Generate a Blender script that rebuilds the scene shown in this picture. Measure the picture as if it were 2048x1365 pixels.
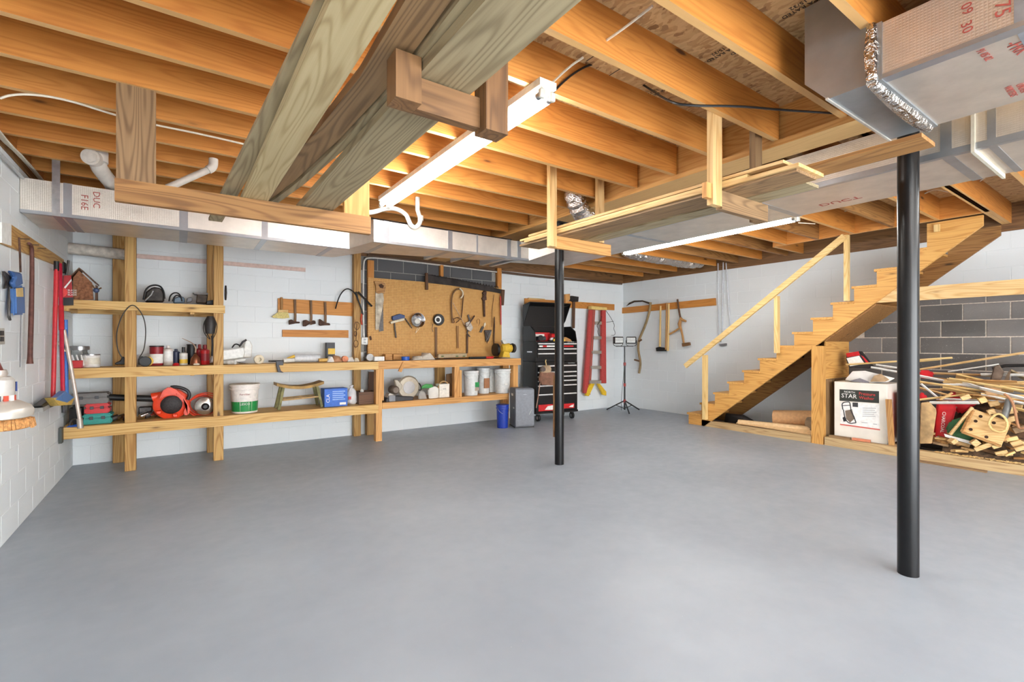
import bpy, bmesh, math, random
from mathutils import Vector, Matrix
random.seed(7)
for _o in list(bpy.data.objects):
    bpy.data.objects.remove(_o)
SC = bpy.context.scene
COL = SC.collection
PI = math.pi

# ------------------------------------------------------------------ camera
CAM_H = 1.33
FPX, HOR = 955.0, 688.0                      # focal length and horizon row, 2048x1365 frame
YAW = math.atan((1024 - 358.6) / FPX)
SA, CA = math.sin(YAW), math.cos(YAW)
cam_d = bpy.data.cameras.new('camera')
cam_d.sensor_width = 36.0
cam_d.lens = FPX / 2048 * 36.0
cam_d.shift_y = (HOR - 682.5) / 2048
cam_d.clip_start = 0.05
cam = bpy.data.objects.new('camera', cam_d)
cam.location = (0, 0, CAM_H)
cam.rotation_euler = (PI / 2, 0, -YAW)
COL.objects.link(cam)
SC.camera = cam

# ------------------------------------------------------------------ world, exposure
W = bpy.data.worlds.new('overcast_sky'); SC.world = W
W.use_nodes = True
W.node_tree.nodes['Background'].inputs[0].default_value = (0.95, 0.98, 1.0, 1)
W.node_tree.nodes['Background'].inputs[1].default_value = 13.5
TUBE = 51.0
SC.view_settings.view_transform = 'Standard'
SC.view_settings.look = 'None'
SC.view_settings.gamma = 1.0
SC.view_settings.use_curve_mapping = False
SC.view_settings.exposure = 0.12

# ------------------------------------------------------------------ pixel helpers
def ray(x, y):
    u = x - 1024.0
    return Vector((FPX * SA + u * CA, FPX * CA - u * SA, HOR - y))
CP = Vector((0, 0, CAM_H))
def onX(x, y, X):
    d = ray(x, y); return CP + d * (X / d.x)
def onY(x, y, Y):
    d = ray(x, y); return CP + d * (Y / d.y)
def onZ(x, y, Z):
    d = ray(x, y); return CP + d * ((Z - CAM_H) / d.z)
def mpp(x, Y):                                # metres per pixel at column x on plane Y
    return Y / ray(x, HOR).y
def mppx(x, X):
    return X / ray(x, HOR).x

# ------------------------------------------------------------------ mesh builder (world coordinates)
ORG = {}
class M:
    def __init__(s): s.v = []; s.f = []
    def add(s, vs, fs):
        b = len(s.v); s.v += [Vector(v) for v in vs]; s.f += [tuple(b + i for i in f) for f in fs]; return s
    def box(s, x0, y0, z0, x1, y1, z1):
        x0, x1 = min(x0, x1), max(x0, x1); y0, y1 = min(y0, y1), max(y0, y1); z0, z1 = min(z0, z1), max(z0, z1)
        return s.add([(x0,y0,z0),(x1,y0,z0),(x1,y1,z0),(x0,y1,z0),(x0,y0,z1),(x1,y0,z1),(x1,y1,z1),(x0,y1,z1)],
                     [(0,3,2,1),(4,5,6,7),(0,1,5,4),(1,2,6,5),(2,3,7,6),(3,0,4,7)])
    def cb(s, c, sz, rot=None):               # box by centre/size, optional Euler/Matrix
        R = Matrix.Identity(3) if rot is None else (rot if isinstance(rot, Matrix) else Matrix.Rotation(rot, 3, 'Z'))
        hx, hy, hz = sz[0]/2, sz[1]/2, sz[2]/2
        vs = [Vector(c) + R @ Vector((a*hx, b*hy, d*hz)) for d in (-1,1) for a, b in ((-1,-1),(1,-1),(1,1),(-1,1))]
        return s.add(vs, [(0,3,2,1),(4,5,6,7),(0,1,5,4),(1,2,6,5),(2,3,7,6),(3,0,4,7)])
    def bar(s, p0, p1, w, h, up=(0,0,1)):      # rectangular bar between points
        p0, p1 = Vector(p0), Vector(p1); d = (p1 - p0).normalized(); u = Vector(up)
        if abs(d.dot(u)) > .98: u = Vector((0,1,0))
        a = d.cross(u).normalized(); b = a.cross(d).normalized()
        vs = [p + a*(i*w/2) + b*(j*h/2) for p in (p0, p1) for i, j in ((-1,-1),(1,-1),(1,1),(-1,1))]
        return s.add(vs, [(0,1,2,3),(7,6,5,4),(0,4,5,1),(1,5,6,2),(2,6,7,3),(3,7,4,0)])
    def ring(s, c, a, b, r, n):
        return [c + a*(r*math.cos(2*PI*i/n)) + b*(r*math.sin(2*PI*i/n)) for i in range(n)]
    def cyl(s, p0, p1, r, r2=None, n=14, cap=True):
        p0, p1 = Vector(p0), Vector(p1); d = (p1-p0).normalized()
        u = Vector((0,0,1)) if abs(d.z) < .9 else Vector((1,0,0))
        a = d.cross(u).normalized(); b = d.cross(a)
        vs = s.ring(p0, a, b, r, n) + s.ring(p1, a, b, r if r2 is None else r2, n)
        fs = [(i, (i+1) % n, n+(i+1) % n, n+i) for i in range(n)]
        if cap: fs += [tuple(range(n-1,-1,-1)), tuple(range(n, 2*n))]
        return s.add(vs, fs)
    def tube(s, pts, r, n=8, cap=True):
        pts = [Vector(p) for p in pts]; k = len(pts); vs = []
        rr = list(r) if isinstance(r, (list, tuple)) else [r]*k
        if 4 <= k <= 14:                       # round the corners (Chaikin)
            for _ in range(2):
                P, R = [pts[0]], [rr[0]]
                for i in range(len(pts)-1):
                    P += [pts[i]*.75+pts[i+1]*.25, pts[i]*.25+pts[i+1]*.75]; R += [rr[i]*.75+rr[i+1]*.25, rr[i]*.25+rr[i+1]*.75]
                pts, rr = P+[pts[-1]], R+[rr[-1]]
            k = len(pts)
        a = None
        for i, p in enumerate(pts):
            d = (pts[min(i+1, k-1)] - pts[max(i-1, 0)]).normalized()
            if a is None:
                u = Vector((0,0,1)) if abs(d.z) < .9 else Vector((1,0,0)); a = d.cross(u).normalized()
            else:
                a = (a - d*a.dot(d)).normalized()
            b = d.cross(a); vs += s.ring(p, a, b, rr[i], n)
        fs = [(j*n+i, j*n+(i+1) % n, (j+1)*n+(i+1) % n, (j+1)*n+i) for j in range(k-1) for i in range(n)]
        if cap: fs += [tuple(range(n-1,-1,-1)), tuple(range((k-1)*n, k*n))]
        return s.add(vs, fs)
    def lathe(s, prof, c, axis=(0,0,1), n=20):  # prof: (radius, along)
        c = Vector(c); d = Vector(axis).normalized()
        u = Vector((0,0,1)) if abs(d.z) < .9 else Vector((1,0,0))
        a = d.cross(u).normalized(); b = d.cross(a); vs = []
        for r, t in prof: vs += s.ring(c + d*t, a, b, max(r, 1e-4), n)
        k = len(prof)
        fs = [(j*n+i, j*n+(i+1) % n, (j+1)*n+(i+1) % n, (j+1)*n+i) for j in range(k-1) for i in range(n)]
        fs += [tuple(range(n-1,-1,-1)), tuple(range((k-1)*n, k*n))]
        return s.add(vs, fs)
    def prism(s, poly, vec):                   # 3D polygon swept by vec
        poly = [Vector(p) for p in poly]; vec = Vector(vec); n = len(poly)
        return s.add(poly + [p + vec for p in poly],
                     [tuple(range(n-1,-1,-1)), tuple(range(n, 2*n))] + [(i, (i+1) % n, n+(i+1) % n, n+i) for i in range(n)])
    def ball(s, c, r, sz=(1,1,1), n=14, m=8):
        c = Vector(c); vs = []
        for j in range(m+1):
            t = PI*j/m
            for i in range(n):
                p = 2*PI*i/n
                vs.append(c + Vector((r*sz[0]*math.sin(t)*math.cos(p), r*sz[1]*math.sin(t)*math.sin(p), -r*sz[2]*math.cos(t))))
        return s.add(vs, [(j*n+i, j*n+(i+1) % n, (j+1)*n+(i+1) % n, (j+1)*n+i) for j in range(m) for i in range(n)])
    def hull(s, pts):                          # convex hull of points
        bm = bmesh.new(); vv = [bm.verts.new(p) for p in pts]
        r = bmesh.ops.convex_hull(bm, input=vv)
        bm.verts.index_update(); bm.verts.ensure_lookup_table()
        s.add([v.co.copy() for v in bm.verts], [tuple(v.index for v in f.verts) for f in bm.faces]); bm.free(); return s
    def jit(s, a):
        s.v = [v + Vector((random.uniform(-a,a), random.uniform(-a,a), random.uniform(-a,a))) for v in s.v]; return s
    def mesh(s, name, org, bevel=0, smooth=True, seg=1):
        me = bpy.data.meshes.new(name)
        me.from_pydata([tuple(v - org) for v in s.v], [], s.f)
        bm = bmesh.new(); bm.from_mesh(me)
        bmesh.ops.remove_doubles(bm, verts=bm.verts, dist=1e-5)
        bmesh.ops.recalc_face_normals(bm, faces=bm.faces)
        if bevel:
            es = [e for e in bm.edges if len(e.link_faces) == 2 and e.calc_face_angle(0) > .7]
            bmesh.ops.bevel(bm, geom=es, offset=bevel, segments=seg, affect='EDGES', clamp_overlap=True)
        bm.to_mesh(me); bm.free()
        if smooth:
            for p in me.polygons: p.use_smooth = True
            me.set_sharp_from_angle(angle=0.7)
        return me
    def build(s, name, mat, parent=None, bevel=0, smooth=True, seg=1, kind=None, org=None):
        if parent is not None: o0 = ORG[parent.name]
        elif org is not None: o0 = Vector(org)
        else:
            xs = [v.x for v in s.v]; ys = [v.y for v in s.v]; zs = [v.z for v in s.v]
            o0 = Vector(((min(xs)+max(xs))/2, (min(ys)+max(ys))/2, min(zs)))
        me = s.mesh(name, o0, bevel, smooth, seg)
        me.materials.append(mat)
        o = bpy.data.objects.new(name, me); COL.objects.link(o)
        if parent is not None: o.parent = parent
        else: o.location = o0
        ORG[o.name] = o0
        if kind: o['kind'] = kind
        return o
def tag(o, label, cat, group=None):
    o['label'] = label; o['category'] = cat
    if group: o['group'] = group
    return o
def T(name, label, cat, loc, group=None):
    o = bpy.data.objects.new(name, None); COL.objects.link(o)
    o.location = loc; o.empty_display_size = .1; ORG[o.name] = Vector(loc)
    return tag(o, label, cat, group)
def text(s, size, mat, parent, M4, name='lettering', thick=.0006, align='CENTER'):
    cu = bpy.data.curves.new('txt', 'FONT'); cu.body = s; cu.size = size
    cu.align_x = align; cu.align_y = 'CENTER'; cu.extrude = thick; cu.resolution_u = 2
    ob = bpy.data.objects.new('txt', cu); COL.objects.link(ob)
    bpy.context.view_layer.update()
    me = bpy.data.meshes.new_from_object(ob.evaluated_get(bpy.context.evaluated_depsgraph_get()))
    bpy.data.objects.remove(ob)
    me.transform(M4); me.transform(Matrix.Translation(-ORG[parent.name]))
    me.materials.clear(); me.materials.append(mat)
    o = bpy.data.objects.new(name, me); COL.objects.link(o); o.parent = parent
    ORG[o.name] = ORG[parent.name]
    return o
def frame4(o, ex, ez):                        # text frame: origin, reading direction, up direction
    ex = Vector(ex).normalized(); ez = Vector(ez); ez = (ez - ex*ez.dot(ex)).normalized(); n = ex.cross(ez)
    m = Matrix((ex, ez, n)).transposed().to_4x4(); m.translation = Vector(o); return m

# ------------------------------------------------------------------ materials
def lin(c):
    return tuple(((v/255)/12.92 if v/255 <= .04045 else ((v/255+.055)/1.055)**2.4) for v in c) + (1,)
MATS = {}
def nodes(name):
    m = bpy.data.materials.new(name); m.use_nodes = True
    nt = m.node_tree; return m, nt, nt.nodes['Principled BSDF']
def coords(nt, scale=(1,1,1), rnd=True):
    tc = nt.nodes.new('ShaderNodeTexCoord'); mp = nt.nodes.new('ShaderNodeMapping')
    mp.inputs['Scale'].default_value = scale
    nt.links.new(tc.outputs['Object'], mp.inputs['Vector'])
    if rnd:
        oi = nt.nodes.new('ShaderNodeObjectInfo'); mu = nt.nodes.new('ShaderNodeMath'); mu.operation = 'MULTIPLY'
        mu.inputs[1].default_value = 37.0
        nt.links.new(oi.outputs['Random'], mu.inputs[0]); cx = nt.nodes.new('ShaderNodeCombineXYZ')
        for i in range(3): nt.links.new(mu.outputs[0], cx.inputs[i])
        nt.links.new(cx.outputs[0], mp.inputs['Location'])
    return mp
def noise(nt, vec, scale, detail=3, rough=.5):
    n = nt.nodes.new('ShaderNodeTexNoise'); n.inputs['Scale'].default_value = scale
    n.inputs['Detail'].default_value = detail; n.inputs['Roughness'].default_value = rough
    nt.links.new(vec.outputs[0], n.inputs['Vector']); return n
def mathn(nt, op, a, b=None, clamp=False):
    n = nt.nodes.new('ShaderNodeMath'); n.operation = op; n.use_clamp = clamp
    for i, v in enumerate((a, b)):
        if v is None: continue
        if isinstance(v, (int, float)): n.inputs[i].default_value = v
        else: nt.links.new(v, n.inputs[i])
    return n.outputs[0]
def ramp(nt, fac, stops):
    r = nt.nodes.new('ShaderNodeValToRGB'); cr = r.color_ramp
    while len(cr.elements) < len(stops): cr.elements.new(.5)
    for e, (p, c) in zip(cr.elements, stops): e.position = p; e.color = c
    nt.links.new(fac, r.inputs['Fac']); return r.outputs['Color']
def mix(nt, fac, a, b, mode='MIX'):
    n = nt.nodes.new('ShaderNodeMix'); n.data_type = 'RGBA'; n.blend_type = mode
    for s, v in ((n.inputs[0], fac), (n.inputs[6], a), (n.inputs[7], b)):
        if isinstance(v, (int, float)): s.default_value = v
        elif isinstance(v, tuple): s.default_value = v
        else: nt.links.new(v, s)
    return n.outputs[2]
def bump(nt, b, h, strength=.3, dist=.01):
    n = nt.nodes.new('ShaderNodeBump'); n.inputs['Strength'].default_value = strength
    n.inputs['Distance'].default_value = dist
    nt.links.new(h, n.inputs['Height']); nt.links.new(n.outputs[0], b.inputs['Normal'])
def plain(c, rough=.5, metal=0, var=.08, scale=30, bmp=.0, name=None, spec=None, trans=0):
    key = ('plain', c, rough, metal, var, scale, bmp, trans)
    if key in MATS: return MATS[key]
    m, nt, b = nodes(name or 'mat_%02x%02x%02x' % tuple(int(v) for v in c))
    mp = coords(nt); n = noise(nt, mp, scale, 4)
    l = lin(c); d = tuple(v*(1-var*1.6) for v in l[:3]) + (1,); u = tuple(min(1, v*(1+var)) for v in l[:3]) + (1,)
    nt.links.new(ramp(nt, n.outputs['Fac'], [(.3, d), (.7, u)]), b.inputs['Base Color'])
    b.inputs['Roughness'].default_value = rough; b.inputs['Metallic'].default_value = metal
    if trans: b.inputs['Transmission Weight'].default_value = trans
    if spec is not None: b.inputs['Specular IOR Level'].default_value = spec
    if bmp: bump(nt, b, n.outputs['Fac'], bmp, .004)
    MATS[key] = m; return m
def wood(tone='joist', axis='X'):
    key = ('wood', tone, axis)
    if key in MATS: return MATS[key]
    tones = dict(sill=((204,176,130),(172,140,98),(96,70,44)), amber=((214,148,72),(186,118,50),(94,54,24)), joist=((208,140,64),(178,110,44),(88,48,20)), lit=((222,172,104),(190,132,66),(112,66,30)),  # lit: paler yellow copy of the joist wood, light put into its colour
                 shelf=((224,188,122),(196,150,82),(120,84,40)), post=((206,166,100),(166,120,60),(98,68,32)),
                 bench=((222,170,104),(192,136,74),(110,70,34)), board=((170,124,70),(132,90,46),(68,44,24)),
                 old=((160,128,90),(120,92,62),(62,46,32)), grey=((176,160,126),(140,124,94),(84,70,52)),
                 green=((198,180,138),(172,150,108),(96,74,50)), stair=((222,172,98),(196,140,70),(120,78,36)),
                 pale=((236,206,146),(214,176,110),(150,110,60)), raw=((226,194,140),(204,162,104),(134,92,50)),
                 dark=((110,74,46),(78,50,32),(44,28,18)), handle=((196,150,92),(160,112,62),(96,62,34)),
                 brown=((138,100,62),(106,74,44),(54,36,22)))
    a, bcol, k = [lin(c) for c in tones[tone]]
    m, nt, b = nodes('wood_%s_%s' % (tone, axis.lower()))
    lo, hi = .45, 5.5
    sc = {'X': (lo,hi,hi), 'Y': (hi,lo,hi), 'Z': (hi,hi,lo)}[axis]
    mp = coords(nt, sc)
    n1 = noise(nt, mp, 1.0, 2, .45)
    g = mathn(nt, 'MULTIPLY', n1.outputs['Fac'], 130.0); g = mathn(nt, 'SINE', g)
    g = mathn(nt, 'MULTIPLY', g, .5); g = mathn(nt, 'POWER', mathn(nt, 'ADD', g, .5), 2.6)
    fs = {'X': (1.5,90,90), 'Y': (90,1.5,90), 'Z': (90,90,1.5)}[axis]
    mp2 = coords(nt, fs); n2 = noise(nt, mp2, 1.0, 3, .6)
    n3 = noise(nt, coords(nt, {'X': (.6,2,2), 'Y': (2,.6,2), 'Z': (2,2,.6)}[axis]), 1.0, 2)
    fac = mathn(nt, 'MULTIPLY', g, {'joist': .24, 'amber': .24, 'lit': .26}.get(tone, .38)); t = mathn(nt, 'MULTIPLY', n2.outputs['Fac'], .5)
    fac = mathn(nt, 'ADD', fac, t); t = mathn(nt, 'MULTIPLY', n3.outputs['Fac'], .5); fac = mathn(nt, 'ADD', fac, t)
    fac = mathn(nt, 'SUBTRACT', fac, .22, True)
    dk = tuple(v*.62 for v in bcol[:3]) + (1,)
    col = ramp(nt, fac, [(.10, a), (.62, bcol), (.95, dk)])
    ks = {'X': (1.3,5,5), 'Y': (5,1.3,5), 'Z': (5,5,1.3)}[axis]
    vo = nt.nodes.new('ShaderNodeTexVoronoi'); vo.inputs['Scale'].default_value = 1.0
    nt.links.new(coords(nt, ks).outputs[0], vo.inputs['Vector'])
    kf = ramp(nt, vo.outputs['Distance'], [(.045, (1,1,1,1)), (.075, (.25,.25,.25,1)), (.13, (0,0,0,1))])
    col = mix(nt, kf, col, k)
    if tone in ('joist','amber','lit'):       # planed, dusty lower edges, with bounced floor light put into their colour
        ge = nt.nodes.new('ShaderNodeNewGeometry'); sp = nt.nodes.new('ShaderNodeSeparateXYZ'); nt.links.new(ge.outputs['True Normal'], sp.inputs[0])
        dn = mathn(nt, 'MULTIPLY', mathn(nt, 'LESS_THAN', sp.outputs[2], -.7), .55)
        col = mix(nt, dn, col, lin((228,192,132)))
    nt.links.new(col, b.inputs['Base Color']); b.inputs['Roughness'].default_value = .6
    bump(nt, b, n2.outputs['Fac'], .12, .003)
    MATS[key] = m; return m
def block_mat(name, base, spread, rough, bmp, dirt=None):
    m, nt, b = nodes(name)
    mp = coords(nt); n = noise(nt, mp, 60, 5, .65); n2 = noise(nt, mp, 3.0, 3)
    oi = nt.nodes.new('ShaderNodeObjectInfo')
    l = lin(base)[:3]
    f = mathn(nt, 'ADD', mathn(nt, 'MULTIPLY', oi.outputs['Random'], .6), mathn(nt, 'MULTIPLY', n2.outputs['Fac'], .4))
    c = ramp(nt, f, [(0, tuple(v*(1-spread) for v in l)+(1,)), (1, tuple(min(1, v*(1+spread)) for v in l)+(1,))])
    if dirt: c = mix(nt, ramp(nt, n.outputs['Fac'], [(.62, (0,0,0,1)), (.72, (1,1,1,1))]), c, lin(dirt))
    nt.links.new(c, b.inputs['Base Color']); b.inputs['Roughness'].default_value = rough
    bump(nt, b, n.outputs['Fac'], bmp, .006); return m
PAINT = block_mat('painted_block', (230,235,237), .02, .5, .22)
BARE = block_mat('bare_concrete_block', (108,104,101), .62, .9, .6, (150,146,142))
DARKB = block_mat('bare_dark_block', (92,92,94), .15, .9, .4)
MORTAR = plain((196,184,170), .95, 0, .15, 40, .3)
FOAM = plain((222,196,186), .8)
def floor_mat():
    m, nt, b = nodes('grey_floor_paint')
    mp = coords(nt, (1,1,1), False); n = noise(nt, mp, .9, 5, .6); n2 = noise(nt, mp, 45, 4, .7)
    n3 = noise(nt, mp, 9, 3, .6)
    c = ramp(nt, n.outputs['Fac'], [(.3, lin((148,157,168))), (.7, lin((163,172,182)))])
    c = mix(nt, ramp(nt, n2.outputs['Fac'], [(.70, (0,0,0,1)), (.78, (1,1,1,1))]), c, lin((204,205,206)))
    nt.links.new(c, b.inputs['Base Color'])
    r = ramp(nt, n3.outputs['Fac'], [(.3, (.34,.34,.34,1)), (.7, (.5,.5,.5,1))])
    nt.links.new(r, b.inputs['Roughness']); bump(nt, b, n3.outputs['Fac'], .05, .01); return m
def osb_mat():
    m, nt, b = nodes('strand_board')
    mp = coords(nt, (1,1,1), False)
    vo = nt.nodes.new('ShaderNodeTexVoronoi'); vo.inputs['Scale'].default_value = 55
    ns = noise(nt, mp, 7, 3)
    mp2 = coords(nt, (1,.42,1), False)
    mx = nt.nodes.new('ShaderNodeMix'); mx.data_type = 'VECTOR'; mx.inputs[0].default_value = .09
    nt.links.new(mp2.outputs[0], mx.inputs[4]); nt.links.new(ns.outputs['Color'], mx.inputs[5])
    nt.links.new(mx.outputs[1], vo.inputs['Vector'])
    sep = nt.nodes.new('ShaderNodeSeparateColor'); nt.links.new(vo.outputs['Color'], sep.inputs[0])
    c = ramp(nt, sep.outputs[0], [(0, lin((176,136,88))), (.4, lin((198,162,112))), (.88, lin((212,178,128))), (1, lin((140,100,60)))])
    nt.links.new(c, b.inputs['Base Color']); b.inputs['Roughness'].default_value = .75
    bump(nt, b, sep.outputs[0], .25, .004); return m
OSB = osb_mat()
def foil_mat(name, c, rough, scrim=True):
    m, nt, b = nodes(name)
    mp = coords(nt, (1,1,1), False)
    n = noise(nt, mp, 6, 4, .6); n2 = noise(nt, mp, 60, 2)
    b.inputs['Metallic'].default_value = .8
    l = lin(c)[:3]
    nt.links.new(ramp(nt, n.outputs['Fac'], [(.3, tuple(v*.86 for v in l)+(1,)), (.7, tuple(min(1,v*1.06) for v in l)+(1,))]), b.inputs['Base Color'])
    b.inputs['Roughness'].default_value = rough
    if scrim:
        hs = []
        for ax in range(3):
            s = nt.nodes.new('ShaderNodeSeparateXYZ'); nt.links.new(mp.outputs[0], s.inputs[0])
            hs.append(mathn(nt, 'ABSOLUTE', mathn(nt, 'SINE', mathn(nt, 'MULTIPLY', s.outputs[ax], 270.0))))
        h = mathn(nt, 'MULTIPLY', mathn(nt, 'MULTIPLY', hs[0], hs[1]), hs[2])
        h = mathn(nt, 'ADD', h, mathn(nt, 'MULTIPLY', n.outputs['Fac'], 2.0))
        bump(nt, b, h, .35, .003)
    else: bump(nt, b, n2.outputs['Fac'], .15, .003)
    return m
FOIL = foil_mat('foil_facing', (222,214,204), .38)
TAPE = foil_mat('foil_tape', (176,180,186), .3, False)
GALV = foil_mat('galvanized_sheet', (168,174,178), .38, False)
def crinkle_mat():
    m, nt, b = nodes('crinkled_foil')
    mp = coords(nt); n = noise(nt, mp, 22, 3, .6)
    b.inputs['Metallic'].default_value = 1; b.inputs['Base Color'].default_value = lin((206,200,194)); b.inputs['Roughness'].default_value = .22
    bump(nt, b, n.outputs['Fac'], 1.0, .03); return m
CRINK = crinkle_mat()
def emit(c, s):
    m, nt, b = nodes('fluorescent_tube'); b.inputs['Base Color'].default_value = (1,1,1,1)
    b.inputs['Emission Color'].default_value = c; b.inputs['Emission Strength'].default_value = s; return m
LAMP = emit((.985,.99,.985,1), TUBE)
def peg_mat():
    m, nt, b = nodes('pegboard'); mp = coords(nt, (1,1,1), False)
    s = nt.nodes.new('ShaderNodeSeparateXYZ'); nt.links.new(mp.outputs[0], s.inputs[0])
    q = []
    for ax in (0, 2):
        fr = mathn(nt, 'FRACT', mathn(nt, 'MULTIPLY', s.outputs[ax], 1/.0254)); q.append(mathn(nt, 'POWER', mathn(nt, 'SUBTRACT', fr, .5), 2.0))
    d = mathn(nt, 'SQRT', mathn(nt, 'ADD', q[0], q[1]))
    n = noise(nt, mp, 30, 4)
    c = ramp(nt, n.outputs['Fac'], [(.3, lin((202,148,78))), (.7, lin((216,166,96)))])
    hole = ramp(nt, d, [(.16, (1,1,1,1)), (.2, (0,0,0,1))])
    nt.links.new(mix(nt, hole, c, lin((70,42,22))), b.inputs['Base Color']); b.inputs['Roughness'].default_value = .6; return m
# everyday plain materials
WHITE = plain((232,232,228), .4); PVC = plain((206,198,188), .35, 0, .05); BLACK = plain((24,24,26), .45); BLKGLOSS = plain((16,16,18), .25)
RED = plain((196,30,34), .4); DKRED = plain((150,28,36), .45); BLUE = plain((36,92,190), .45); NAVY = plain((40,46,72), .45)
YEL = plain((228,186,60), .5); GREEN = plain((34,140,70), .5); TEAL = plain((34,140,130), .5); ORANGE = plain((232,70,34), .38)
STEEL = plain((178,178,180), .32, .9); DSTEEL = plain((92,88,86), .5, .8, .2); RUST = plain((92,66,54), .8, .3, .3); CHROME = plain((220,220,224), .12, 1)
GREY = plain((116,116,120), .5); DKGREY = plain((62,62,66), .5); LTGREY = plain((188,190,190), .5); CARD = plain((196,150,104), .8, 0, .1)
CREAM = plain((228,216,190), .6); PAPER = plain((238,236,230), .7); TAN = plain((190,150,100), .7); CABLE = plain((226,216,196), .5); COPPER = plain((150,92,64), .4, .7, .2)
REDINK = plain((164,74,62), .7); BLACKINK = plain((40,36,32), .7)
# ================================================================== the setting
XL, XR, YB, YF = -0.957, 7.79, 7.02, -3.2
WT, JB, SUB = 2.62, 2.705, 2.94
def struct(o): o['kind'] = 'structure'; return o
fl = struct(M().box(XL-.2, YF-.2, -.12, XR+.2, YB+.2, 0).build('floor', floor_mat(), org=(0,0,0)))
wb = struct(M().box(XL-.2, YB, 0, XR+.2, YB+.2, WT).build('wall_back', PAINT, org=(0,0,0)))
wl = struct(M().box(XL-.2, YF, 0, XL, YB, WT).build('wall_left', PAINT, org=(0,0,0)))
wr = struct(M().box(XR, YF, 0, XR+.2, YB, WT).build('wall_right', PAINT, org=(0,0,0)))
# unseen front wall behind the camera; wide open bay added to let daylight in
m = M()
m.box(XL-.2, YF-.2, 0, -.3, YF, WT).box(5.4, YF-.2, 0, XR+.2, YF, WT).box(-.3, YF-.2, 2.3, 5.4, YF, WT)
wf = struct(m.build('wall_front', PAINT, org=(0,0,0)))
# concrete blocks, one object each, shared meshes
def block_mesh(L, Hh, proud, ch, name, mat):
    x, z = L/2, Hh/2
    b = M().add([(-x,0,-z),(x,0,-z),(x,0,z),(-x,0,z),(-x,-proud+ch,-z),(x,-proud+ch,-z),(x,-proud+ch,z),(-x,-proud+ch,z),
                 (-x+ch,-proud,-z+ch),(x-ch,-proud,-z+ch),(x-ch,-proud,z-ch),(-x+ch,-proud,z-ch)],
                [(0,1,5,4),(1,2,6,5),(2,3,7,6),(3,0,4,7),(4,5,9,8),(5,6,10,9),(6,7,11,10),(7,4,8,11),(8,9,10,11)])
    me = b.mesh(name, Vector((0,0,0)), smooth=False); me.materials.append(mat); return me
CH = WT/13; BL = .406
BM = {}
def lay(wall, u0, u1, place, rz, zone, cuts=()):
    for r in range(13):
        z = (r+.5)*CH; off = (r % 2)*BL/2
        k = math.floor((u0-off)/BL)
        while True:
            a = k*BL+off; b = a+BL; k += 1
            if a >= u1: break
            a, b = max(a, u0), min(b, u1)
            for c in cuts:
                if a < c < b:
                    if b-c > c-a: a = c
                    else: b = c
            if b-a < .06: continue
            kind = zone((a+b)/2, z)
            if kind is None: continue
            mat, proud, gap, ch = {'paint': (PAINT,.0025,.005,.002), 'bare': (BARE,.010,.012,.004), 'dark': (DARKB,.008,.012,.004)}[kind]
            key = (round(b-a, 3), kind)
            if key not in BM: BM[key] = block_mesh(b-a-gap, CH-gap, proud, ch, 'block', mat)
            o = bpy.data.objects.new('block', BM[key]); COL.objects.link(o); o.parent = wall
            o.location = place((a+b)/2, z); o.rotation_euler = (0,0,rz)
PEGX0, PEGX1 = onY(727, 600, YB).x, onY(1003, 600, YB).x
def zone_back(u, z):
    if PEGX0-.05 < u < PEGX1+.0 and z > 1.02: return 'dark'
    return 'paint'
def zone_right(u, z):
    if u < 2.83 and z < 1.93: return 'bare'
    return 'paint'
lay(wb, XL, XR, lambda u, z: (u, YB, z), 0, zone_back, (PEGX0, PEGX1))
lay(wr, -1.2, YB, lambda u, z: (XR, u, z), -PI/2, zone_right, (2.83,))
lay(wl, .2, YB, lambda u, z: (XL, u, z), PI/2, lambda u, z: 'paint')
# raw mortar beds where the blocks are unpainted
M().box(PEGX0-.06, YB-.002, 1.0, PEGX1, YB+.01, WT).build('mortar_bed', plain((158,156,150), .95, 0, .1, 40, .3), wb)
M().box(XR-.003, -1.2, 0, XR+.01, 2.82, 1.94).build('mortar_bed', MORTAR, wr)
# top plates on the walls
M().box(XL-.19, YB-.01, WT, XR+.19, YB+.19, JB).build('sill_plate', wood('brown','X'), wb)
M().box(XR-.01, YF, WT, XR+.19, YB-.01, JB).build('sill_plate', wood('brown','Y'), wr)
M().box(XL-.19, YF, WT, XL+.01, YB-.01, JB).build('sill_plate', wood('board','Y'), wl)
M().box(XL-.19, YF-.19, WT, XR+.19, YF, JB).build('sill_plate', wood('brown','X'), wf)

# ---------------- ceiling: strand board deck, joists, girder
HX0 = 6.90                       # stairwell header
OPY0, OPY1 = 1.29, 3.42          # stairwell opening in Y
m = M()
m.box(XL-.2, YF-.2, SUB, HX0+.04, YB+.2, SUB+.02)
m.box(HX0+.04, YF-.2, SUB, XR+.2, OPY0, SUB+.02).box(HX0+.04, OPY1, SUB, XR+.2, YB+.2, SUB+.02)
ce = struct(m.build('ceiling', OSB, org=(0,0,0)))
XJ0, XG0, XG1 = XL, 3.315, 3.56
JY = [2.86 + .4035*k for k in range(-14, 10)]
for i, y in enumerate(JY):
    if y > YB-.06: break
    t = 'joist' if i % 4 else 'amber'
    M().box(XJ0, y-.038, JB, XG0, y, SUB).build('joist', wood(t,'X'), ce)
    yr = y + .02
    x1 = HX0 if OPY0-.05 < yr < OPY1+.05 else XR
    M().box(XG1, yr-.038, JB, x1, yr, SUB).build('joist', wood('joist' if i % 2 else 'board','X'), ce)
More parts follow.
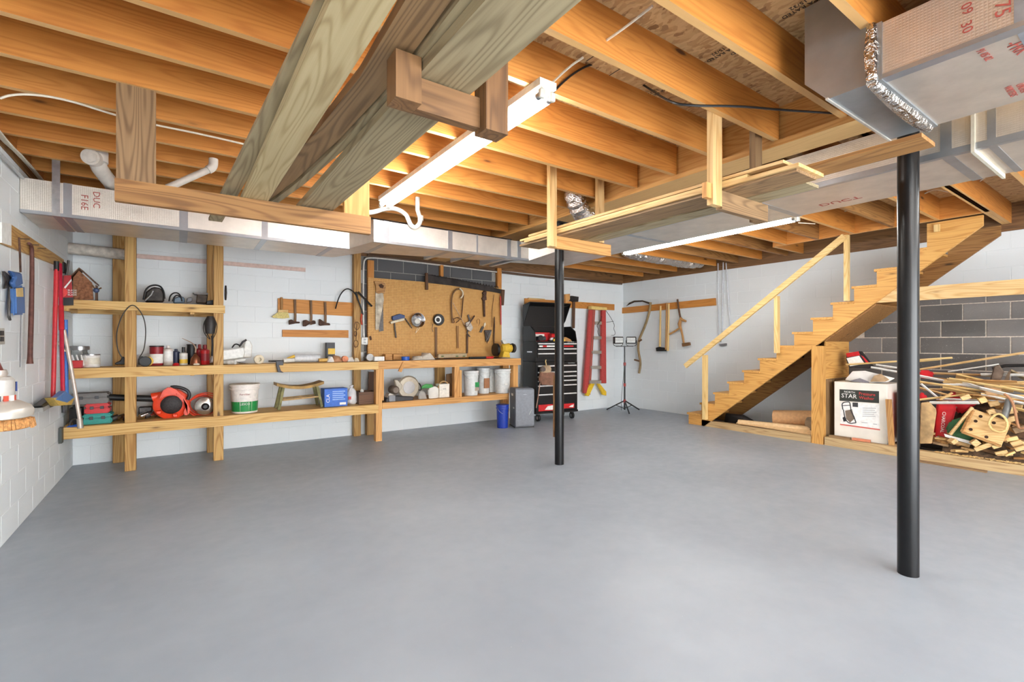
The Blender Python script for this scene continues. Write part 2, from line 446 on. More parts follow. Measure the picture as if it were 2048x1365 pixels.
# trimmers beside the stairwell and the header along it
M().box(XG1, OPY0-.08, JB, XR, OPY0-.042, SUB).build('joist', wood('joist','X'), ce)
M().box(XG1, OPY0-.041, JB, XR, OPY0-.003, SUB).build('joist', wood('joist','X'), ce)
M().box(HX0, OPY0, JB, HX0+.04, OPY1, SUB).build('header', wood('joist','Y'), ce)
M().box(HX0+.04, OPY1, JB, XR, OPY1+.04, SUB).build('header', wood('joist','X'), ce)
# rim boards at the outer ends
M().box(XR-.005, YF, JB, XR+.035, YB, SUB).build('rim_board', wood('brown','Y'), ce)
M().box(XL-.035, YF, JB, XL+.002, YB, SUB).build('rim_board', wood('joist','Y'), ce)
M().box(XL, YB-.002, JB, XR, YB+.036, SUB).build('rim_board', wood('brown','X'), ce)
M().box(XL, YF-.036, JB, XR, YF+.002, SUB).build('rim_board', wood('brown','X'), ce)
# girder: bearing plank under the joist ends and blocking between them
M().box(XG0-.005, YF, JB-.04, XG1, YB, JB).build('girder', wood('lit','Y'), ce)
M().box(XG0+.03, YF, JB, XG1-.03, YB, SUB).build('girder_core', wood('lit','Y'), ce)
M().box(XG1+.10, YF, JB+.02, XG1+.14, .9, SUB).build('girder_core', wood('brown','Y'), ce)
# stairwell shaft above
m = M()
m.box(XR, OPY0-.1, SUB+.02, XR+.05, OPY1+.1, 4.8).box(HX0-.01, OPY0-.1, SUB+.02, HX0+.04, OPY1+.1, 4.8)
m.box(HX0, OPY1, SUB+.02, XR+.05, OPY1+.05, 4.8).box(HX0, OPY0-.05, SUB+.02, XR+.05, OPY0, 4.8).box(HX0, OPY0-.1, 4.75, XR+.05, OPY1+.1, 4.8)
struct(m.build('wall_stairwell', plain((226,222,212), .6), org=(0,0,0)))
# printed grade stamps on the strand board underside
for (x, y) in ((1310, 185), (1440, 105), (1490, 90), (1600, 12)):
    p = onZ(x, y, SUB); k = p.z - .0015
    text('APA RATED\n15/32', .035, BLACKINK, ce, frame4((p.x, p.y, k), (0,1,0), (1,0,0)), 'grade_stamp')
for px0, py0, n in ((1225, 86, .35), (1212, 155, .35)):
    a = onZ(px0, py0, SUB)
    M().box(a.x-.002, a.y-.15, SUB-.002, a.x+.002, a.y+.2, SUB+.001).build('sheet_seam', BLACKINK, ce)

# ---------------- steel columns
def column(x, y, top, label, name='support_column'):
    t = T(name, label, 'column', (x, y, 0))
    M().cyl((x,y,0), (x,y,top), .0508, n=32).build('shaft', plain((14,14,16), .3, .0, .2, 14, .02, spec=.4), t)
    M().cyl((x,y,top), (x,y,JB-.04), .047, n=24).build('top_collar', BLACK, t)
    M().box(x-.075,y-.075,JB-.048,x+.075,y+.075,JB-.0405).build('cap_plate', DSTEEL, t)
    return t
c1 = column(3.455, .955, 2.60, 'near black steel column beside the plank rack and large foil duct')
c2 = column(3.445, 4.03, 2.58, 'far black steel column standing in front of the tool chest')

# ---------------- fluorescent strip lights
def strip(x, y0, y1, label):
    t = T('fluorescent_light', label, 'light', (x, (y0+y1)/2, JB))
    zb = JB-.055
    m = M()
    m.prism([(x-.055,y0,JB-.002),(x+.055,y0,JB-.002),(x+.055,y0,zb+.015),(x+.035,y0,zb),(x-.035,y0,zb),(x-.055,y0,zb+.015)], (0, y1-y0, 0))
    hs = m.build('housing', plain((228,224,210), .4), t)
    for sx in (-1, 1):
        for yy, d in ((y0, 1), (y1, -1)):
            M().box(x+sx*.034-.017, yy, zb-.046, x+sx*.034+.017, yy+d*.022, zb).build('socket', plain((214,210,196), .5), hs, bevel=.004)
        tb = M().cyl((x+sx*.034, y0+.045, zb-.026), (x+sx*.034, y1-.045, zb-.026), .019, n=16).build('tube', LAMP, t)
        for yy, d in ((y0, 1), (y1, -1)):
            M().cyl((x+sx*.034, yy+d*.022, zb-.026), (x+sx*.034, yy+d*.045, zb-.026), .0192).build('tube_end', STEEL, tb)
    return t
strip(1.575, 1.93, 4.36, 'twin tube fluorescent strip light hanging beside the stored lumber')
strip(5.25, 2.36, 4.72, 'twin tube fluorescent strip light beyond the duct, towards the stairs')
strip(1.575, -2.6, -.17, 'added twin tube fluorescent strip light behind the stored lumber, out of view')  # this and the next: unseen lamps added behind the camera to brighten the room
strip(5.25, -2.6, -.17, 'added twin tube fluorescent strip light near the front of the basement, out of view')
# ================================================================== ducts
def duct_writing(lines, o, ex, ez, parent, size, mat=REDINK):
    text(lines, size, mat, parent, frame4(o, ex, ez), 'printed_lettering')
# back run A (left wall to the jog), run B (jog to girder), in foil-faced duct board
AZ0, AZ1 = 2.293, 2.545
t = T('foil_duct', 'foil faced duct with a jog running across above the shelves and pegboard', 'duct', (1.2, 5.1, AZ0))
plan = [(XL+.005,4.90),(1.41,4.90),(1.50,4.43),(3.32,4.43),(3.60,4.15),(4.33,4.15),(4.40,5.03),(1.60,5.03),(1.40,5.50),(XL+.005,5.50)]
def planz(x, y, top):
    if top: return 2.545 if x < 1.45 else (2.50 if x < 3.4 else 2.66)
    return AZ0 if x < 3.4 else 2.41
n = len(plan)
m = M().add([(x,y,planz(x,y,0)) for x,y in plan] + [(x,y,planz(x,y,1)) for x,y in plan],
            [(n-1,0,1,8),(1,2,7,8),(2,3,7),(3,4,6,7),(4,5,6)] + [tuple(n+i for i in f[::-1]) for f in [(n-1,0,1,8),(1,2,7,8),(2,3,7),(3,4,6,7),(4,5,6)]] +
            [(i,(i+1)%n,n+(i+1)%n,n+i) for i in range(n)])
m.build('duct_board', FOIL, t, smooth=False)
m = M()
def band(m, x, w, y0, y1, z0, z1, e=.0025):
    m.box(x, y0-e, z0-e, x+w, y1+e, z1+e)
for x, w in ((-.72,.05),(.0,.06),(.62,.05),(1.22,.05)):
    M().box(x, 4.90-.003, AZ0-.003, x+w, 5.50+.003, AZ1+.003).build('foil_tape', TAPE, t, smooth=False)
for x, w in ((1.60,.05),(2.28,.05),(2.62,.02),(3.02,.05),(3.16,.05)):
    M().box(x, 4.43-.003, AZ0-.003, x+w, 5.03+.003, 2.503).build('foil_tape', TAPE, t, smooth=False)
M().box(XL+.005,4.894,AZ0-.004,1.41,4.93,AZ0+.02).build('edge_tape', TAPE, t, smooth=False)
M().box(1.5,4.424,AZ0-.004,3.32,4.46,AZ0+.02).build('edge_tape', TAPE, t, smooth=False)
duct_writing('F16E', (-.60,4.8985,2.42), (0,0,-1), (1,0,0), t, .06)
duct_writing('DUC', (-.53,4.8985,2.45), (0,0,-1), (1,0,0), t, .06)
m = M().box(-.78,4.885,AZ0,-.735,4.892,2.72).box(-.78,4.885,AZ0-.006,-.735,5.5,AZ0-.001)
tag(m.build('duct_hanger', STEEL), 'thin metal strap hanging down beside the left end of the foil duct', 'strap')
# girder run D2
t = T('foil_duct', 'long foil faced duct running along the girder behind the near column', 'duct', (3.95, 1.5, 2.41))
M().box(3.61,-1.8,2.41,4.30,4.13,2.66).build('duct_board', FOIL, t, smooth=False)
for y in (.62,.80,1.9,3.2):
    M().box(3.607,y,2.407,4.303,y+(.05 if y > .7 else .035),2.663).build('foil_tape', TAPE, t, smooth=False)
M().box(3.585,.70,2.385,4.325,.715,2.68).build('flange', plain((196,188,170), .5), t)
M().box(3.603,-1.8,2.404,3.64,4.13,2.44).build('edge_tape', TAPE, t, smooth=False)
duct_writing('DUCT', (4.1,1.55,2.4085), (0,-1,0), (1,0,0), t, .1)
# near run D3 with a galvanized elbow
t = T('foil_duct', 'large low foil duct with galvanized elbow rising between the joists at upper right', 'duct', (2.83, 0, 2.46))
D3a, D3b = 2.45, 3.205
M().box(D3a,-1.8,2.46,D3b,.80,2.695).build('duct_board', FOIL, t, smooth=False)
M().prism([(D3a-.004,.80,2.455),(D3a-.004,.969,2.455),(D3a-.004,1.07,2.566),(D3a-.004,1.07,2.93),(D3a-.004,.97,2.93),(D3a-.004,.80,2.70)], (D3b-D3a+.008,0,0)).build('elbow', GALV, t, smooth=False)
M().box(D3a-.02,.965,2.448,D3b+.02,.975,2.456).build('drive_cleat', plain((210,206,196), .4, .6), t)
m = M().tube([(D3a-.012,.80,2.70),(D3a-.014,.803,2.58),(D3a-.012,.80,2.455)], [.018,.026,.02], 8)
m.tube([(D3a-.01,.80,2.452),(2.7,.803,2.447),(3.0,.80,2.446),(D3b,.80,2.452)], [.02,.028,.032,.02], 8)
m.build('crinkled_tape', CRINK, t)
M().box(D3a-.006,.765,2.452,D3b+.006,.785,2.70).build('flange', GALV, t)
for y in (.315,):
    M().box(D3a-.003,y,2.457,D3b+.003,y+.06,2.698).build('foil_tape', plain((150,156,164), .35, .5), t, smooth=False)
M().box(D3a-.004,-1.8,2.456,D3a+.05,.80,2.475).build('edge_tape', TAPE, t, smooth=False)
duct_writing('09', (D3a-.004,.50,2.60), (0,-.15,-1), (0,-1,0), t, .045)
duct_writing('30', (D3a-.004,.50,2.53), (0,-.15,-1), (0,-1,0), t, .045)
duct_writing('4', (D3a-.004,.405,2.63), (0,0,-1), (0,-1,0), t, .06)
duct_writing('75', (D3a-.004,.405,2.545), (0,0,-1), (0,-1,0), t, .06)
duct_writing('91 05 02', (2.58,.475,2.458), (1,-.05,0), (0,-1,0), t, .035)
duct_writing('-FRK', (2.62,.39,2.458), (1,-.1,0), (0,-1,0), t, .065)
duct_writing('UNDER\nWRITERS', (3.05,.46,2.458), (1,0,0), (0,-1,0), t, .035)
# flexible foil ducts
def flex(pts, r, label, n=22):
    P = []
    for i in range(n+1):
        u = i/n*(len(pts)-1); k = min(int(u), len(pts)-2); f = u-k
        P.append(Vector(pts[k]).lerp(Vector(pts[k+1]), f))
    for _ in range(2): P = [P[0]] + [(P[i-1]+P[i]*2+P[i+1])/4 for i in range(1, n)] + [P[-1]]
    m = M().tube(P, [r*(1+random.uniform(-.09,.09)+(.05 if i % 2 else -.03)) for i in range(n+1)], 16)
    return tag(m.build('flexible_duct', CRINK), label, 'duct')
flex([(3.12,3.44,2.90),(3.13,3.44,2.74),(3.25,3.47,2.62),(3.42,3.52,2.57),(3.60,3.56,2.56)], .10, 'crumpled foil flexible duct dropping between joists beside the girder')
flex([(5.7,5.08,2.80),(6.1,5.08,2.775),(7.2,5.08,2.77),(7.62,5.08,2.80)], .115, 'crinkled foil flexible duct lying in the joist bay near the corner', 60)

# ================================================================== left lumber rack
t = T('lumber_rack', 'wide lumber rack hung from the joists on a tall board and crossbar', 'rack', (.4, 3.26, 2.07))
M().box(-.272,3.241,2.19,-.105,3.279,2.88).build('hanger_board', wood('old','Z'), t)
M().box(-.275,3.20,2.072,1.065,3.24,2.19).build('crossbar', wood('board','X'), t)
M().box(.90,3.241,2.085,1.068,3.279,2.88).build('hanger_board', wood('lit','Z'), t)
t = T('lumber_rack', 'short U shaped lumber hanger hugging the fluorescent light', 'rack', (.75, 1.45, 2.08))
M().box(.631,1.444,2.09,.869,1.483,2.196).build('crossbar', wood('brown','X'), t)
M().box(.545,1.405,2.09,.63,1.483,2.238).build('hanger_board', wood('brown','Z'), t)
M().box(.87,1.405,2.075,.962,1.483,2.93).build('hanger_board', wood('brown','Z'), t)
# stored boards: (bottom z, thickness, left edge pts, right edge pts)
def plank(ctrl, z, th, w, label, mat, group=None, name='stored_board'):
    # ctrl: list of (x_left, y) along the board
    m = M(); vs = []
    for x, y in ctrl:
        vs += [(x,y,z),(x+w,y,z),(x+w,y,z+th),(x,y,z+th)]
    k = len(ctrl); fs = [(0,1,2,3),tuple(4*(k-1)+i for i in (3,2,1,0))]
    for j in range(k-1):
        for i in range(4): fs.append((4*j+i,4*j+(i+1)%4,4*j+4+(i+1)%4,4*j+4+i))
    m.add(vs, fs)
    return tag(m.build(name, mat, smooth=False), label, 'board', group)
plank([(.345,-.9),(.30,1.24),(.212,3.2),(.175,4.13)], 2.231, .02, .085, 'narrow grey stored board whose end sticks out past the crossbar', wood('grey','Y'))
plank([(.318,-.8),(.312,1.2),(.305,3.2),(.304,3.33)], 2.192, .037, .135, 'wide pale stored board with large knots, second from the hanger board', wood('green','Y'))
KB = 1.06
plank([(x*KB, y*KB) for x, y in ((.43,-.7),(.468,1.1),(.483,1.56),(.462,2.07),(.41,2.74),(.358,3.17),(.345,3.30))], 2.253, .037, .104, 'bowed brown stored board lying across its neighbours', wood('old','Y'))
plank([(x*KB, y*KB) for x, y in ((.572,-.7),(.576,1.1),(.586,1.56),(.568,2.07),(.515,2.74),(.462,3.17),(.44,3.30))], 2.241, .036, .04, 'thin bowed grey strip beside the bowed brown board', wood('grey','Y'))
plank([(.655,-.9),(.635,1.1),(.635,1.7),(.630,2.6),(.625,3.36)], 2.2, .037, .198, 'very wide weathered stored board nearest the fluorescent light', wood('grey','Y'))
plank([(.72,-.9),(.71,1.1),(.69,3.3)], 2.2375, .037, .13, 'upper weathered board stacked on the very wide one', wood('green','Y'))

# ================================================================== right plank rack
t = T('plank_rack', 'narrow plank hanger of four uprights beside the far column', 'rack', (2.95, 3.18, 2.157))
yy = 3.241
M().box(2.565,yy-.12,2.157,2.64,yy-.08,2.90).build('upright', wood('raw','Z'), t)
M().box(3.17,yy-.08,2.27,3.25,yy-.042,2.90).build('upright', wood('raw','Z'), t)
M().box(2.60,yy-.08,2.157,3.34,yy-.042,2.262).build('crossbar', wood('bench','X'), t)
t = T('plank_rack', 'plank hanger of pale uprights beside the large low duct', 'rack', (2.8, 1.6, 2.147))
M().box(2.61,1.651,2.165,2.705,1.69,2.93).build('upright', wood('raw','Z'), t)
M().box(2.706,1.651,2.15,3.25,1.69,2.262).build('crossbar', wood('old','X'), t)
M().box(3.16,1.691,2.15,3.25,1.73,2.93).build('upright', wood('old','Z'), t)
M().box(2.56,1.66,2.20,2.609,1.69,2.29).build('cleat', wood('bench','Z'), t)
G = 'planks on the right hand rack'
def flat(x0, y0, y1, z, th, w, label, mat, dx=0): return plank([(x0,y0),(x0+dx*.5,(y0+y1)/2),(x0+dx,y1)], z, th, w, label, mat, G, 'stored_plank')
flat(2.74, 1.24, 3.72, 2.2635, .018, .24, 'weathered grey plank with square end, lowest on the plank rack', wood('old','Y'), -.06)
flat(2.99, 1.30, 3.5, 2.2635, .018, .16, 'dark grey plank at the girder side, lowest on the plank rack', wood('grey','Y'))
flat(2.72, 1.22, 3.62, 2.282, .02, .3, 'pale edged plank second up on the plank rack', wood('raw','Y'), -.06)
flat(2.86, .74, 3.3, 2.303, .02, .2, 'long tan plank reaching past the near column', wood('board','Y'), -.02)
flat(2.715, 1.5, 3.68, 2.303, .016, .13, 'pale plank third up on the plank rack', wood('pale','Y'), -.06)
flat(2.72, 1.3, 3.55, 2.3245, .018, .26, 'thin pale plank topmost on the plank rack', wood('raw','Y'), -.06)
flat(3.0, .95, 2.4, 2.3245, .012, .05, 'narrow brown lath on top of the long tan plank', wood('brown','Y'), 0)
# ================================================================== plumbing and wires
t = T('drain_pipe', 'white plastic drain tee dropping from the joists above the duct', 'pipe', (-.40, 5.3, 2.56))
x0 = onY(195, 330, 4.6).x
M().tube([(x0,4.6,2.93),(x0,4.6,2.70),(x0,4.62,2.64),(x0+.02,4.72,2.615),(x0+.05,5.0,2.61),(x0+.05,5.6,2.62)], .052, 16).build('riser', PVC, t)
M().cyl((x0,4.6,2.66),(x0,4.6,2.74), .062, n=18).build('tee_hub', PVC, t)
M().cyl((x0-.01,4.6,2.675),(x0-.03,4.50,2.66), .055, n=18).build('branch', PVC, t)
M().cyl((x0-.03,4.50,2.66),(x0-.033,4.485,2.658), .04, n=16).build('plug', plain((206,198,188), .4), t)
t = T('drain_pipe', 'white plastic pipe with an elbow above the crossbar', 'pipe', (.3, 4.6, 2.56))
a, b = onY(335, 376, 4.15), onY(416, 340, 4.15)
M().tube([a, b], .024, 12).build('pipe', PVC, t)
M().tube([b, onY(424,336,4.15), onY(427,329,4.15), onY(427,318,4.15)], .03, 12).build('elbow', PVC, t)
t = T('drain_trap', 'white plastic P trap hanging under the joists beyond the fluorescent light', 'pipe', (1.9, 4.25, 2.5))
Y0 = 4.4
q = [onY(x, y, Y0) for x, y in ((733,426),(750,424),(766,418),(790,416),(812,428),(817,440),(822,452),(832,456),(839,448),(841,440))]
M().tube(q, .022, 12).build('trap', PVC, t)
M().tube([q[-1], onY(835,420,Y0), onY(835,395,Y0)], .022, 12).build('riser', PVC, t)
M().tube([q[-1]+Vector((0,0,-.01)), q[-1]+Vector((0,0,.04))], .028, 12).build('nut', PVC, t)
a, b = onY(738, 431, 4.6), onY(1030, 482, 4.6)
m = M().tube([(1.52,4.62,2.537),(3.2,4.62,2.533)], .03, 12)
tag(m.build('iron_pipe', plain((52,46,44), .6)), 'dark iron pipe running along the top of the foil duct', 'pipe')
M4 = M().tube([(-.95,6.75,2.33),(-.4,6.75,2.31)], .06, 12)
tag(M4.build('wrapped_pipe', plain((206,198,186), .8, 0, .2, 20, .4)), 'short wrapped white pipe under the duct by the corner post', 'pipe')
m = M().box(-.55,6.988,2.32,1.42,7.014,2.37)
tag(m.build('foam_strip', FOAM), 'pink foam strip along the top of the back wall behind the posts', 'insulation')
def wire(pts, r, mat, label, name='cable', n=6):
    P = [Vector(p) for p in pts]
    for _ in range(2):
        Q = [P[0]]
        for i in range(len(P)-1): Q += [P[i]*.75+P[i+1]*.25, P[i]*.25+P[i+1]*.75]
        P = Q + [P[-1]]
    return tag(M().tube(P, r, n).build(name, mat), label, 'cable')
wire([onY(x,y,3.58) for x,y in ((0,197),(20,190),(60,188),(130,198),(235,232))] + [onY(x,y,3.62) for x,y in ((310,250),(400,268),(495,290))], .006, CABLE, 'white cable draped across the joists above the tall hanger board')
wire([onY(x,y,2.0) for x,y in ((1103,188),(1130,160),(1160,138),(1190,126),(1215,128),(1250,146),(1290,172))] + [onY(1340,205,1.64), onY(1380,212,1.55), onY(1480,212,1.45), onY(1560,220,1.40), onY(1690,228,1.25)], .0065, BLACK, 'black cable looping from the fluorescent light across to the elbow duct')
wire([onZ(x,y,2.78) for x,y in ((1200,90),(1250,55),(1305,12))], .006, CABLE, 'white cable passing through two joists near the grade stamps')
wire([onZ(x,y,2.74) for x,y in ((1103,167),(1140,132),(1166,115))], .006, CABLE, 'short white cable above the end of the fluorescent light')
wire([onY(x,y,4.15) for x,y in ((860,365),(900,375),(945,388),(965,400),(985,403),(1005,395))], .005, CABLE, 'thin white cable sagging below the joists beyond the light')
wire([onX(x,y,6.6) for x,y in ((1643,446),(1676,427),(1700,420),(1745,402))], .006, CABLE, 'white cable sagging under the joists near the stair post')
wire([onX(x,y,6.4) for x,y in ((1848,388),(1870,378),(1900,386),(1930,382),(1970,356))], .006, CABLE, 'white cable sagging under the trimmer above the stair top')
wire([onZ(x,y,2.71) for x,y in ((1597,446),(1630,448)) ], .005, CABLE, 'short white cable at the end of the far fluorescent light')
for i, dx in enumerate((0, .03, .06, .1)):
    z0 = 2.66-.01*i
    wire([(XL+.02+dx*.3, 2.6, z0-.02), (XL+.03+dx*.6, 3.4, z0+.015), (XL+.015+dx*.5, 4.2, z0-.03), (XL+.03+dx*.4, 4.85, z0+.01), (XL+.02+dx*.3, 6.6, z0)], .0065, CABLE, 'tan cables bundled along the top of the left wall', 'cable')['group'] = 'cables along the left wall'
wire([(XL+.025, 3.1, 2.52), (XL+.03, 4.0, 2.53), (XL+.025, 4.87, 2.535)], .011, LTGREY, 'grey conduit lying below the bundled cables on the left wall', 'conduit')
# ================================================================== back wall: posts, shelves, bench
def pp(pts, Y, depth, m=None):                # pixel outline on plane Y swept towards the wall
    return (m or M()).prism([onY(x, y, Y) for x, y in pts], (0, depth, 0))
def ppx(pts, X, depth, m=None):
    return (m or M()).prism([onX(x, y, X) for x, y in pts], (depth, 0, 0))
def bx(x, Y, y=700): return onY(x, y, Y).x
t = T('storage_shelf', 'pale timber storage shelf with three levels filling the left corner', 'shelf', (.6, 6.6, 0))
FY = 6.33
ZU, ZM, ZL = 1.765, 1.086, .508
for a, b, y0, y1 in ((249,272,FY+.036,FY+.126),(427,447,FY+.036,FY+.126)):
    M().box(bx(a,y0), y0, 0, bx(b,y0), y1, JB).build('post', wood('post','Z'), t, bevel=.004)
for a, b, y0 in ((225,244,6.887),(414,427,6.887)):
    M().box(bx(a,y0), y0, 0, bx(b,y0)+.02, 6.98, JB).build('post', wood('post','Z'), t, bevel=.004)
X1 = bx(757, FY)
M().box(XL+.01, FY, ZU-.088, bx(450,FY), FY+.036, ZU).build('fascia', wood('shelf','X'), t)
M().box(XL+.01, FY, ZM-.10, X1, FY+.036, ZM).build('fascia', wood('shelf','X'), t)
M().box(XL+.005, FY, ZL-.115, X1, FY+.036, ZL).build('fascia', wood('shelf','X'), t)
for z, xe, i in ((ZU, bx(450,FY), 0), (ZM, X1, 1), (ZL, X1, 2)):
    for k in range(3):
        y0 = FY+.037+k*.172
        M().box(XL+.01, y0, z-.022, xe, y0+.169, z-.003).build('shelf_board', wood('shelf' if i else 'board','X'), t)
    M().box(XL+.01, 6.848, z-.11, xe, 6.884, z-.024).build('rear_rail', wood('shelf','X'), t)
    for k in (-.93, .1, xe-.05):
        M().box(k, FY+.037, z-.11, k+.038, 6.847, z-.024).build('bearer', wood('shelf','Y'), t)
tag(M().box(bx(708,6.9), 6.9, 0, bx(722,6.9), 6.985, JB).build('timber_post', wood('post','Z'), bevel=.004), 'dark timber post against the wall beside the pegboard conduit', 'post')
tag(M().box(bx(734,6.88), 6.88, 0, bx(752,6.88), 6.97, ZL-.03).build('timber_post', wood('post','Z'), bevel=.004), 'short timber post against the wall under the bench corner', 'post')

# workbench
BY = 6.375; BZ = 1.086
t = T('workbench', 'orange pine workbench with a low shelf in front of the pegboard', 'bench', (3.4, 6.6, 0))
B0, B1 = bx(757, BY), bx(1042, BY)
M().box(B0+.0, BY, BZ-.105, B1, BY+.038, BZ+.004).build('fascia', wood('bench','X'), t)
for k in range(3): M().box(B0, BY+.04+k*.2, BZ-.024, B1, BY+.236+k*.2, BZ+.002).build('top_board', wood('brown','X'), t)
M().box(B1-.04, BY+.04, BZ-.105, B1, 6.97, BZ-.026).build('end_rail', wood('bench','Y'), t)
M().box(bx(752,BY), BY, 0, bx(764,BY), BY+.085, BZ-.106).build('leg', wood('bench','Z'), t)
M().box(bx(764.5,BY), BY+.01, .55, bx(769,BY)-.005, BY+.08, BZ-.106).build('cleat', wood('bench','Z'), t)
M().box(bx(1026,BY+.04), BY+.04, 0, bx(1036,BY+.04), BY+.13, BZ-.106).build('leg', wood('bench','Z'), t)
M().box(bx(1006,6.87), 6.87, 0, bx(1018,6.87), 6.96, BZ-.03).build('leg', wood('bench','Z'), t)
M().box(bx(874,6.9), 6.9, .36, bx(890,6.9), 6.985, BZ-.03).build('rear_cleat', wood('post','Z'), t)
LZ = .52
M().box(bx(764.5,BY), BY, LZ-.085, bx(1016,BY), BY+.038, LZ).build('fascia', wood('bench','X'), t)
for k in range(3): M().box(B0+.12, BY+.04+k*.18, LZ-.022, bx(1014,BY), BY+.216+k*.18, LZ-.002).build('shelf_board', wood('bench','X'), t)
M().box(bx(909,BY+.04), BY+.04, LZ, bx(919,BY+.04), BY+.12, BZ-.106).build('support', wood('bench','Z'), t)
M().box(bx(919.5,BY+.05), BY+.05, LZ, bx(923.5,BY+.05), BY+.12, BZ-.16).build('support', wood('bench','Z'), t)
pp([(797,743),(803,745),(811,727),(806,724)], BY-.02, .019).build('offcut', wood('bench','Z'), t)
o = pp([(892,798),(907,797),(907,747),(893,749)], 6.62, .018).build('plywood_offcut', wood('brown','Z')); tag(o, 'knotty plywood offcut standing on the bench shelf behind the support', 'board')

# pegboard and framing
t = T('pegboard', 'brown hardboard pegboard on timber battens above the workbench', 'pegboard', (bx(870,6.95), 6.95, 1.1))
PY = 6.93
px0, px1 = bx(736, PY), bx(1003, PY)
pm = peg_mat()
M().box(px0, PY, 1.10, px1, PY+.006, onY(870,566,PY).z).build('panel', pm, t, smooth=False)
for a, b, ty in ((736,748,520),(881,887,530),(995,1003,536)):
    M().box(bx(a,PY+.01), PY+.008, 1.09, bx(b,PY+.01), 6.995, onY(a,ty,PY).z).build('batten', wood('amber','Z'), t)
t = T('outlet_box', 'white wall outlet box at the foot of the conduit by the pegboard', 'outlet', (bx(729,6.9), 6.93, 1.25))
x0, x1 = bx(723,6.905), bx(736,6.905); za, zb = onY(730,690,6.905).z, onY(730,675,6.905).z
ob = M().box(x0, 6.905, za, x1, 6.985, zb).build('box', WHITE, t, bevel=.006)
for k in (.3,.7): M().cb(((x0+x1)/2, 6.902, za+(zb-za)*k), (.034,.004,.026)).build('socket', LTGREY, ob, bevel=.004)
cz = onY(727,525,6.95).z
m = M().tube([(bx(728,6.96),6.96,zb),(bx(726.5,6.96),6.96,zb+.3),(bx(726.5,6.96),6.96,cz),(bx(728,6.96)+.02,6.96,cz+.05),(bx(735,6.96),6.96,cz+.075),(bx(760,6.96),6.96,cz+.09),(bx(1003,6.96),6.96,cz+.06)], .012, 10)
tag(m.build('conduit', plain((226,224,218), .4)), 'white conduit rising from the outlet box and bending above the pegboard', 'conduit')
tag(M().tube([(bx(735,6.97),6.97,cz+.12),(bx(870,6.97),6.97,cz+.10),(bx(1050,6.97),6.97,cz+.05),(XR-.1,6.97,2.60)], .022, 8).build('pipe', plain((96,74,58), .7)), 'thin brown pipe along the top of the back wall', 'pipe')
# boards on the back wall
def wall_board(x0, x1, y0, y1, label, Y=6.985, tone='amber'):
    m = M().prism([onY(x0,y0[0],Y), onY(x1,y0[1],Y), onY(x1,y1[1],Y), onY(x0,y1[0],Y)], (0,.025,0))
    return tag(m.build('hanging_board', wood(tone,'X'), smooth=False), label, 'board')
wall_board(556, 707, (597,606), (625,633), 'upper orange hanging board with a brush and three hatchets', 6.983)
wall_board(565, 697, (660,661), (674,676), 'narrow empty orange board below the hatchets', 6.983)
wall_board(1050, 1229, (597,609), (611,621), 'long orange board behind the chest lid and stepladder', 6.983)
wall_board(1020+37, 1090, (596,598), (600,600), 'splintered strip along the long orange board', 6.981, 'raw')

# brush and hatchets on the upper board
t = T('counter_brush', 'yellow bristle counter brush hanging on the upper orange board', 'brush', onY(559,640,6.95))
m = M(); m.tube([onY(563,595,6.965), onY(563.5,605,6.965), onY(563,622,6.965)], [.014,.018,.014], 10); m.build('handle', wood('handle','Z'), t)
pp([(556,620),(577,620),(576,625),(556,625)], 6.945, .036).build('head', wood('pale','X'), t, bevel=.004)
pp([(556,625),(576,625),(579,636),(567,637.5),(548,636),(544,634)], 6.943, .04).build('bristles', plain((216,200,132), .9, 0, .2, 90, .6), t)
def hatchet(x, y0, y1, head, label):
    t = T('hatchet', label, 'hatchet', onY(x, y1, 6.95), 'hatchets on the upper board')
    pp([(x-2.5,y0),(x+2.5,y0),(x+3.2,y1-14),(x+2.8,y1),(x-1.5,y1),(x-1.2,y1-16)], 6.955, .022).build('handle', wood('brown','Z'), t, bevel=.004)
    pp(head, 6.95, .03).build('head', RUST, t, bevel=.006)
hatchet(590, 599, 647, [(578,641),(583,639),(589,643),(600,644),(600,647),(591,647.5),(583,649),(578,650)], 'hatchet with small rounded blade, nearest the yellow brush')
hatchet(622, 601, 650, [(607,641),(613,640),(620,644),(627,641),(631,642),(632,648),(627,649),(620,648),(612,653),(606,653)], 'hatchet with broad double shouldered head, between the other two')
hatchet(650.5, 604, 650, [(639,638),(643,640),(650,645),(660,647),(661,651),(650,651),(642,652),(638,651)], 'hatchet with flared blade and hammer poll, beside the conduit')
wire([onY(x,y,6.9) for x,y in ((671,618),(674,606),(681,588),(692,577),(703,580),(712,590),(716,602))], .009, BLACK, 'black hose arching out from the post beside the pegboard', 'hose')
# bunch of hooks, clamps on the post
t = T('bolt_cutter', 'black handled bolt cutter hanging on the post beside the outlet', 'tool', onY(722,625,6.85))
M().tube([onY(x,y,6.86) for x,y in ((712,584),(716,600),(722,615),(726,630))], .011, 8).build('handle', BLKGLOSS, t)
M().tube([onY(x,y,6.85) for x,y in ((716,584),(727,596),(737,606),(744,613))], .014, 8).build('handle', BLKGLOSS, t)
M().tube([onY(x,y,6.87) for x,y in ((724,628),(722,640),(724,650))], .012, 8).build('jaw', plain((196,70,44), .5), t)
t = T('keys', 'rusty rings and small chain hanging on the post above the outlet', 'rings', onY(712,690,6.86))
for x, y, r in ((714,652,5),(712,688,4.5),(711,668,3)):
    c = onY(x,y,6.87); k = mpp(x,6.87)
    M().tube([c+Vector((r*k*math.cos(a*PI/6),0,r*1.6*k*math.sin(a*PI/6))) for a in range(13)], .004, 6, False).build('ring', RUST, t)
